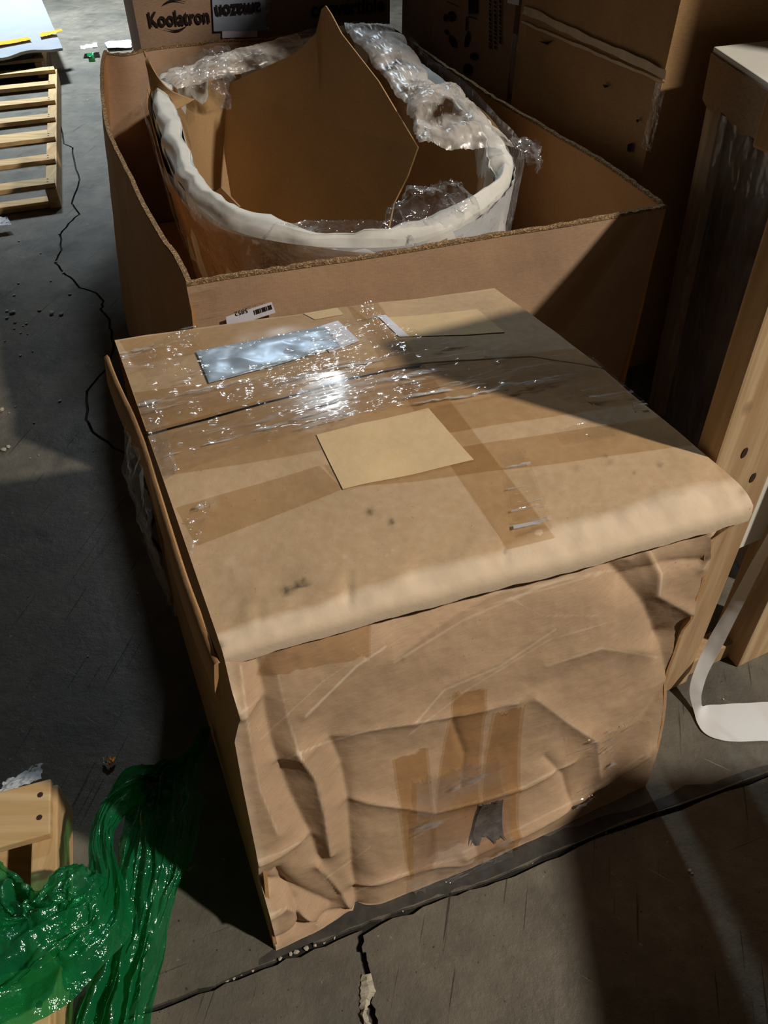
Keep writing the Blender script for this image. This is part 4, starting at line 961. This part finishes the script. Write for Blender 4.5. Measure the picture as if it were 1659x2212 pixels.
for qd in ([(-30, 97), (62, 80), (68, 87), (-30, 106)], [(86, 74), (132, 63), (136, 68), (88, 81)]):
    g = qgrid(qd, 4, 16); g[0] += RNG.normal(0, .8, g[0].shape); P = np.array([[Z(x, y, zt + .010) for x, y in r] for r in g]); P[..., 2] += fbm(P, 20, 2, 1) * .006 + .004
    P = P if gnormals(P)[2, 8, 2] > 0 else P[:, ::-1]; mk('orange_tape', sheet(P, .001), 'orange_tape', ws, True)
# near pallet, bottom left
nz = .125
n0 = Z(160, 1746, 0); n1 = Z(163, 2260, 0); nd_ = unit(n1 - n0); nl_ = unit(V(nd_[1], -nd_[0], 0)); nl_ = nl_ if nl_[0] < 0 else -nl_
npal = empty('near_pallet', n0 + nd_ * .3 + nl_ * .4, 'pale pine pallet corner with nail holes, under the green film', 'pallet')
mk('stringer', beam(n0 + nl_ * .024 + UP * .052, n0 + nl_ * .024 + nd_ * .75 + UP * .052, UP, .104, .045), 'wood', npal)
mk('stringer', beam(n0 + nl_ * .55 + UP * .052, n0 + nl_ * .55 + nd_ * .75 + UP * .052, UP, .104, .045), 'wood', npal)
def nplank(ya, yb, xr):
    a, b = Z(xr, ya, nz), Z(xr + 2, yb, nz); w_ = np.linalg.norm((b - a) * V(1, 1, 0)); c = (a + b) / 2 - UP * .010; dr = unit((Z(0, ya + 28, nz) - a) * V(1, 1, 0))
    o = mk('deck_plank', beam(c, c + dr * .62, b - a, w_, .020), 'wood_x', npal)
    return a, b, dr
nplank(1682, 1800, 108)
nplank(2078, 2240, 110)
for x, y in ((87, 1717), (85, 1766), (85, 2170)): nail(npal, Z(x, y, nz), UP, .0055)
for yy in (.10, .52):
    c = n0 + nd_ * yy + nl_ * .01 + UP * .011; mk('bottom_board', beam(c, c + nl_ * .62, nd_, .10, .02), 'wood_x', npal)
# white plastic scrap behind the plank
def scrap(name, pix, mat, label, cat, n=16, m=20, amp=.012, sc=20, seed=1, group=None):
    q = [Z(*p) for p in pix]; u, v = np.meshgrid(np.linspace(0, 1, m), np.linspace(0, 1, n)); P = bil(q[0], q[1], q[3], q[2])(u, v)
    P[..., 2] += amp * fbm(P, sc, 3, seed, True) + amp * .6; P[..., :2] += RNG.normal(0, .0015, P[..., :2].shape)
    P = P if gnormals(P)[n // 2, m // 2, 2] > 0 else P[:, ::-1]; o = mk(name, sheet(P, .0008), mat, None, True); tag(o, label, cat, group); return o
scrap('plastic_scrap', [(20, 1690, .07), (95, 1655, .09), (92, 1690, .10), (0, 1722, .10)], 'foam_sheet', 'crumpled white plastic scrap tucked behind the near pallet plank', 'plastic scrap')
scrap('plastic_scrap', [(-14, 482, .03), (18, 478, .03), (30, 500, .005), (-14, 506, .005)], 'foam_sheet', 'white plastic scrap on the floor in front of the long pallet', 'plastic scrap', amp=.03, sc=8)
scrap('plastic_scrap', [(181, 112, .01), (212, 108, .01), (215, 122, .005), (178, 124, .005)], 'white_paper', 'small white wrapper scrap lying in the aisle', 'plastic scrap', amp=.05, sc=6)
scrap('plastic_scrap', [(190, 126, .0), (204, 125, .0), (206, 133, .0), (192, 134, .0)], 'green', 'tiny green film scrap beside the white wrapper in the aisle', 'plastic scrap', amp=.03, sc=10)
scrap('paper_sheet', [(228, 99, .0), (284, 92, .0), (286, 108, .0), (234, 112, .0)], 'white_paper', 'white paper on the floor at the open carton back corner', 'paper', amp=.02, sc=4)
scrap('food_scrap', [(223, 1640, .004), (235, 1634, .012), (236, 1654, .006), (226, 1654, .003)], 'rubble', 'small pale crumb on the dark floor beside a yellow crumb', 'crumb', 8, 8, .006, 40)
scrap('food_scrap', [(236, 1638, .008), (250, 1640, .004), (244, 1652, .003), (234, 1656, .003)], 'orange_tape', 'small yellow crumb on the dark floor', 'crumb', 8, 8, .006, 40)

# green stretch film in bunches
def bunch_loft(pts, n, m, amp, arch, seed, par):
    """centre (x, y, z), lateral half-width in metres; pleats run along the bunch"""
    C_ = smooth_path([Z(*p[:3]) for p in pts], n); W = smooth_path([[p[3], 0, 0] for p in pts], n)[:, 0]
    tn = np.gradient(C_, axis=0); lat = np.stack([-tn[:, 1], tn[:, 0], 0 * tn[:, 0]], 1); lat /= np.linalg.norm(lat, axis=1, keepdims=True)
    t = np.linspace(-1, 1, m); s = np.linspace(0, 1, n)
    Q = np.stack(np.broadcast_arrays(t[None, :] * 1.9, s[:, None] * 2.2, 0 * t[None, :]), -1)
    pl = fbm(Q, 1.5, 2, seed, True); tw = fbm(Q, 1.0, 3, seed + 4); fine = fbm(Q * V(2.2, 6, 1), 2.0, 3, seed + 9, True)
    G = C_[:, None] + lat[:, None] * ((t[None, :] + .35 * tw) * W[:, None])[..., None]
    hgt = arch * (1 - t[None, :] ** 2) ** .6 * np.minimum(1, W[:, None] / .05) + amp * (pl - .1) + amp * .12 * fine
    G[..., 2] += hgt; G[..., 2] = np.maximum(G[..., 2], .003 + .002 * np.abs(fine))
    G = G if gnormals(G)[n // 2, m // 2, 2] > 0 else G[:, ::-1]
    return mk('film_bunch', surf(G), 'green', par, True)
gr = empty('green_film', Z(260, 1990, 0), 'crumpled translucent green plastic film draped over the near pallet and floor', 'plastic film')
bunch_loft([(452, 1590, .05, .010), (430, 1630, .06, .018), (405, 1675, .07, .03), (375, 1715, .07, .066), (355, 1790, .05, .070), (335, 1880, .04, .068), (310, 1990, .03, .056), (292, 2080, .03, .050), (270, 2180, .03, .055), (248, 2290, .03, .06)], 150, 70, .060, .035, 3.0, gr)
bunch_loft([(345, 1705, .08, .02), (290, 1728, .11, .028), (248, 1770, .13, .026), (228, 1840, .14, .022), (232, 1920, .15, .03), (200, 1990, .16, .07), (130, 2045, .17, .085), (60, 2080, .17, .09), (-20, 2100, .17, .10), (-90, 2110, .16, .10)], 150, 70, .05, .045, 8.0, gr)
bunch_loft([(186, 1880, .17, .012), (172, 1905, .18, .045), (160, 1950, .19, .06), (140, 2000, .19, .07), (100, 2050, .18, .06)], 90, 60, .035, .03, 14.0, gr)
bunch_loft([(-40, 1920, .10, .05), (0, 1960, .12, .05), (30, 2000, .14, .05), (50, 2050, .15, .05)], 70, 40, .06, .03, 21.0, gr)
bunch_loft([(380, 1700, .08, .03), (310, 1720, .08, .05), (300, 1760, .06, .03), (285, 1790, .04, .01)], 60, 40, .05, .03, 27.0, gr)
bunch_loft([(250, 1960, .06, .012), (235, 2010, .04, .012), (215, 2060, .02, .012), (190, 2110, .02, .02), (140, 2115, .06, .02)], 70, 24, .02, .01, 33.0, gr)

# rubble: every crumb a stone of its own
def stone_mesh(seed):
    bm = bmesh.new(); bmesh.ops.create_icosphere(bm, subdivisions=1, radius=1.0); r = np.random.default_rng(seed)
    for v_ in bm.verts: v_.co *= float(r.uniform(.65, 1.15)); v_.co.z *= .65
    me = bpy.data.meshes.new('stone'); bm.to_mesh(me); bm.free(); me.materials.append(M['rubble']); return me
SM = [stone_mesh(s) for s in range(4)]
stones = [(16, 673, 6), (27, 677, 10), (16, 688, 7), (33, 698, 6), (58, 700, 5), (112, 679, 10), (132, 681, 9), (31, 711, 4), (45, 720, 4), (60, 722, 4), (11, 738, 4), (71, 760, 4), (45, 769, 5), (5, 887, 10), (20, 893, 4), (34, 879, 5),
          (130, 867, 6), (74, 914, 4), (10, 973, 11), (18, 967, 9), (201, 975, 3), (151, 637, 6), (40, 613, 5), (110, 608, 5), (31, 639, 5), (85, 672, 6), (50, 705, 4), (66, 990, 3), (84, 984, 3), (298, 1283, 5), (190, 1418, 4), (60, 1289, 3),
          (1489, 1881, 6), (1494, 1887, 4), (1562, 1511, 4), (122, 567, 5), (137, 590, 5), (88, 548, 4), (41, 522, 4), (128, 507, 4)]
for i, (x, y, r) in enumerate(stones):
    p = Z(x, y, 0); s = r * .5 * np.linalg.norm(p - EYE) / FPX * 1.15
    o = bpy.data.objects.new('rubble_stone', SM[i % 4]); COL.objects.link(o); o.location = (p[0], p[1], s * .5); o.scale = (s * 1.2, s, s); o.rotation_euler = (0, 0, random.uniform(0, 6))
    w_ = ('among the scatter left of the floor crack' if x < 100 and 660 < y < 780 else 'beside the long pallet front' if y < 660 else 'in the dark aisle left of the battered carton' if x < 400 else 'on the floor right of the battered carton')
    tag(o, ('larger ' if r >= 8 else 'small ' if r >= 5 else 'tiny ') + 'pale concrete crumb ' + w_, 'rubble', 'concrete crumbs on the floor')
jst = [(490, 2116, 8), (505, 2109, 9), (545, 2094, 7), (605, 2070, 8), (628, 2060, 7), (640, 2056, 9), (662, 2047, 10), (680, 2040, 8), (700, 2033, 6), (722, 2024, 5), (520, 2104, 5), (1050, 1897, 4), (1150, 1862, 4), (1310, 1796, 5), (1350, 1781, 4), (1420, 1756, 4), (1240, 1826, 4), (980, 1925, 4), (870, 1966, 4)]
for i, (x, y, r) in enumerate(jst):
    p = Z(x, y, -.006); s = r * .5 * np.linalg.norm(p - EYE) / FPX * 1.1
    o = bpy.data.objects.new('joint_crumb', SM[i % 4]); COL.objects.link(o); o.location = (p[0], p[1], -.011 + s * .55); o.scale = (s * 1.3, s, s); o.rotation_euler = (0, 0, random.uniform(0, 6))
    tag(o, ('larger ' if r >= 8 else 'small ' if r >= 5 else 'tiny ') + 'white mortar crumb in the dark floor joint ' + ('at the carton front left corner' if x < 800 else 'in front of the carton right half'), 'rubble', 'mortar crumbs in the floor joint')
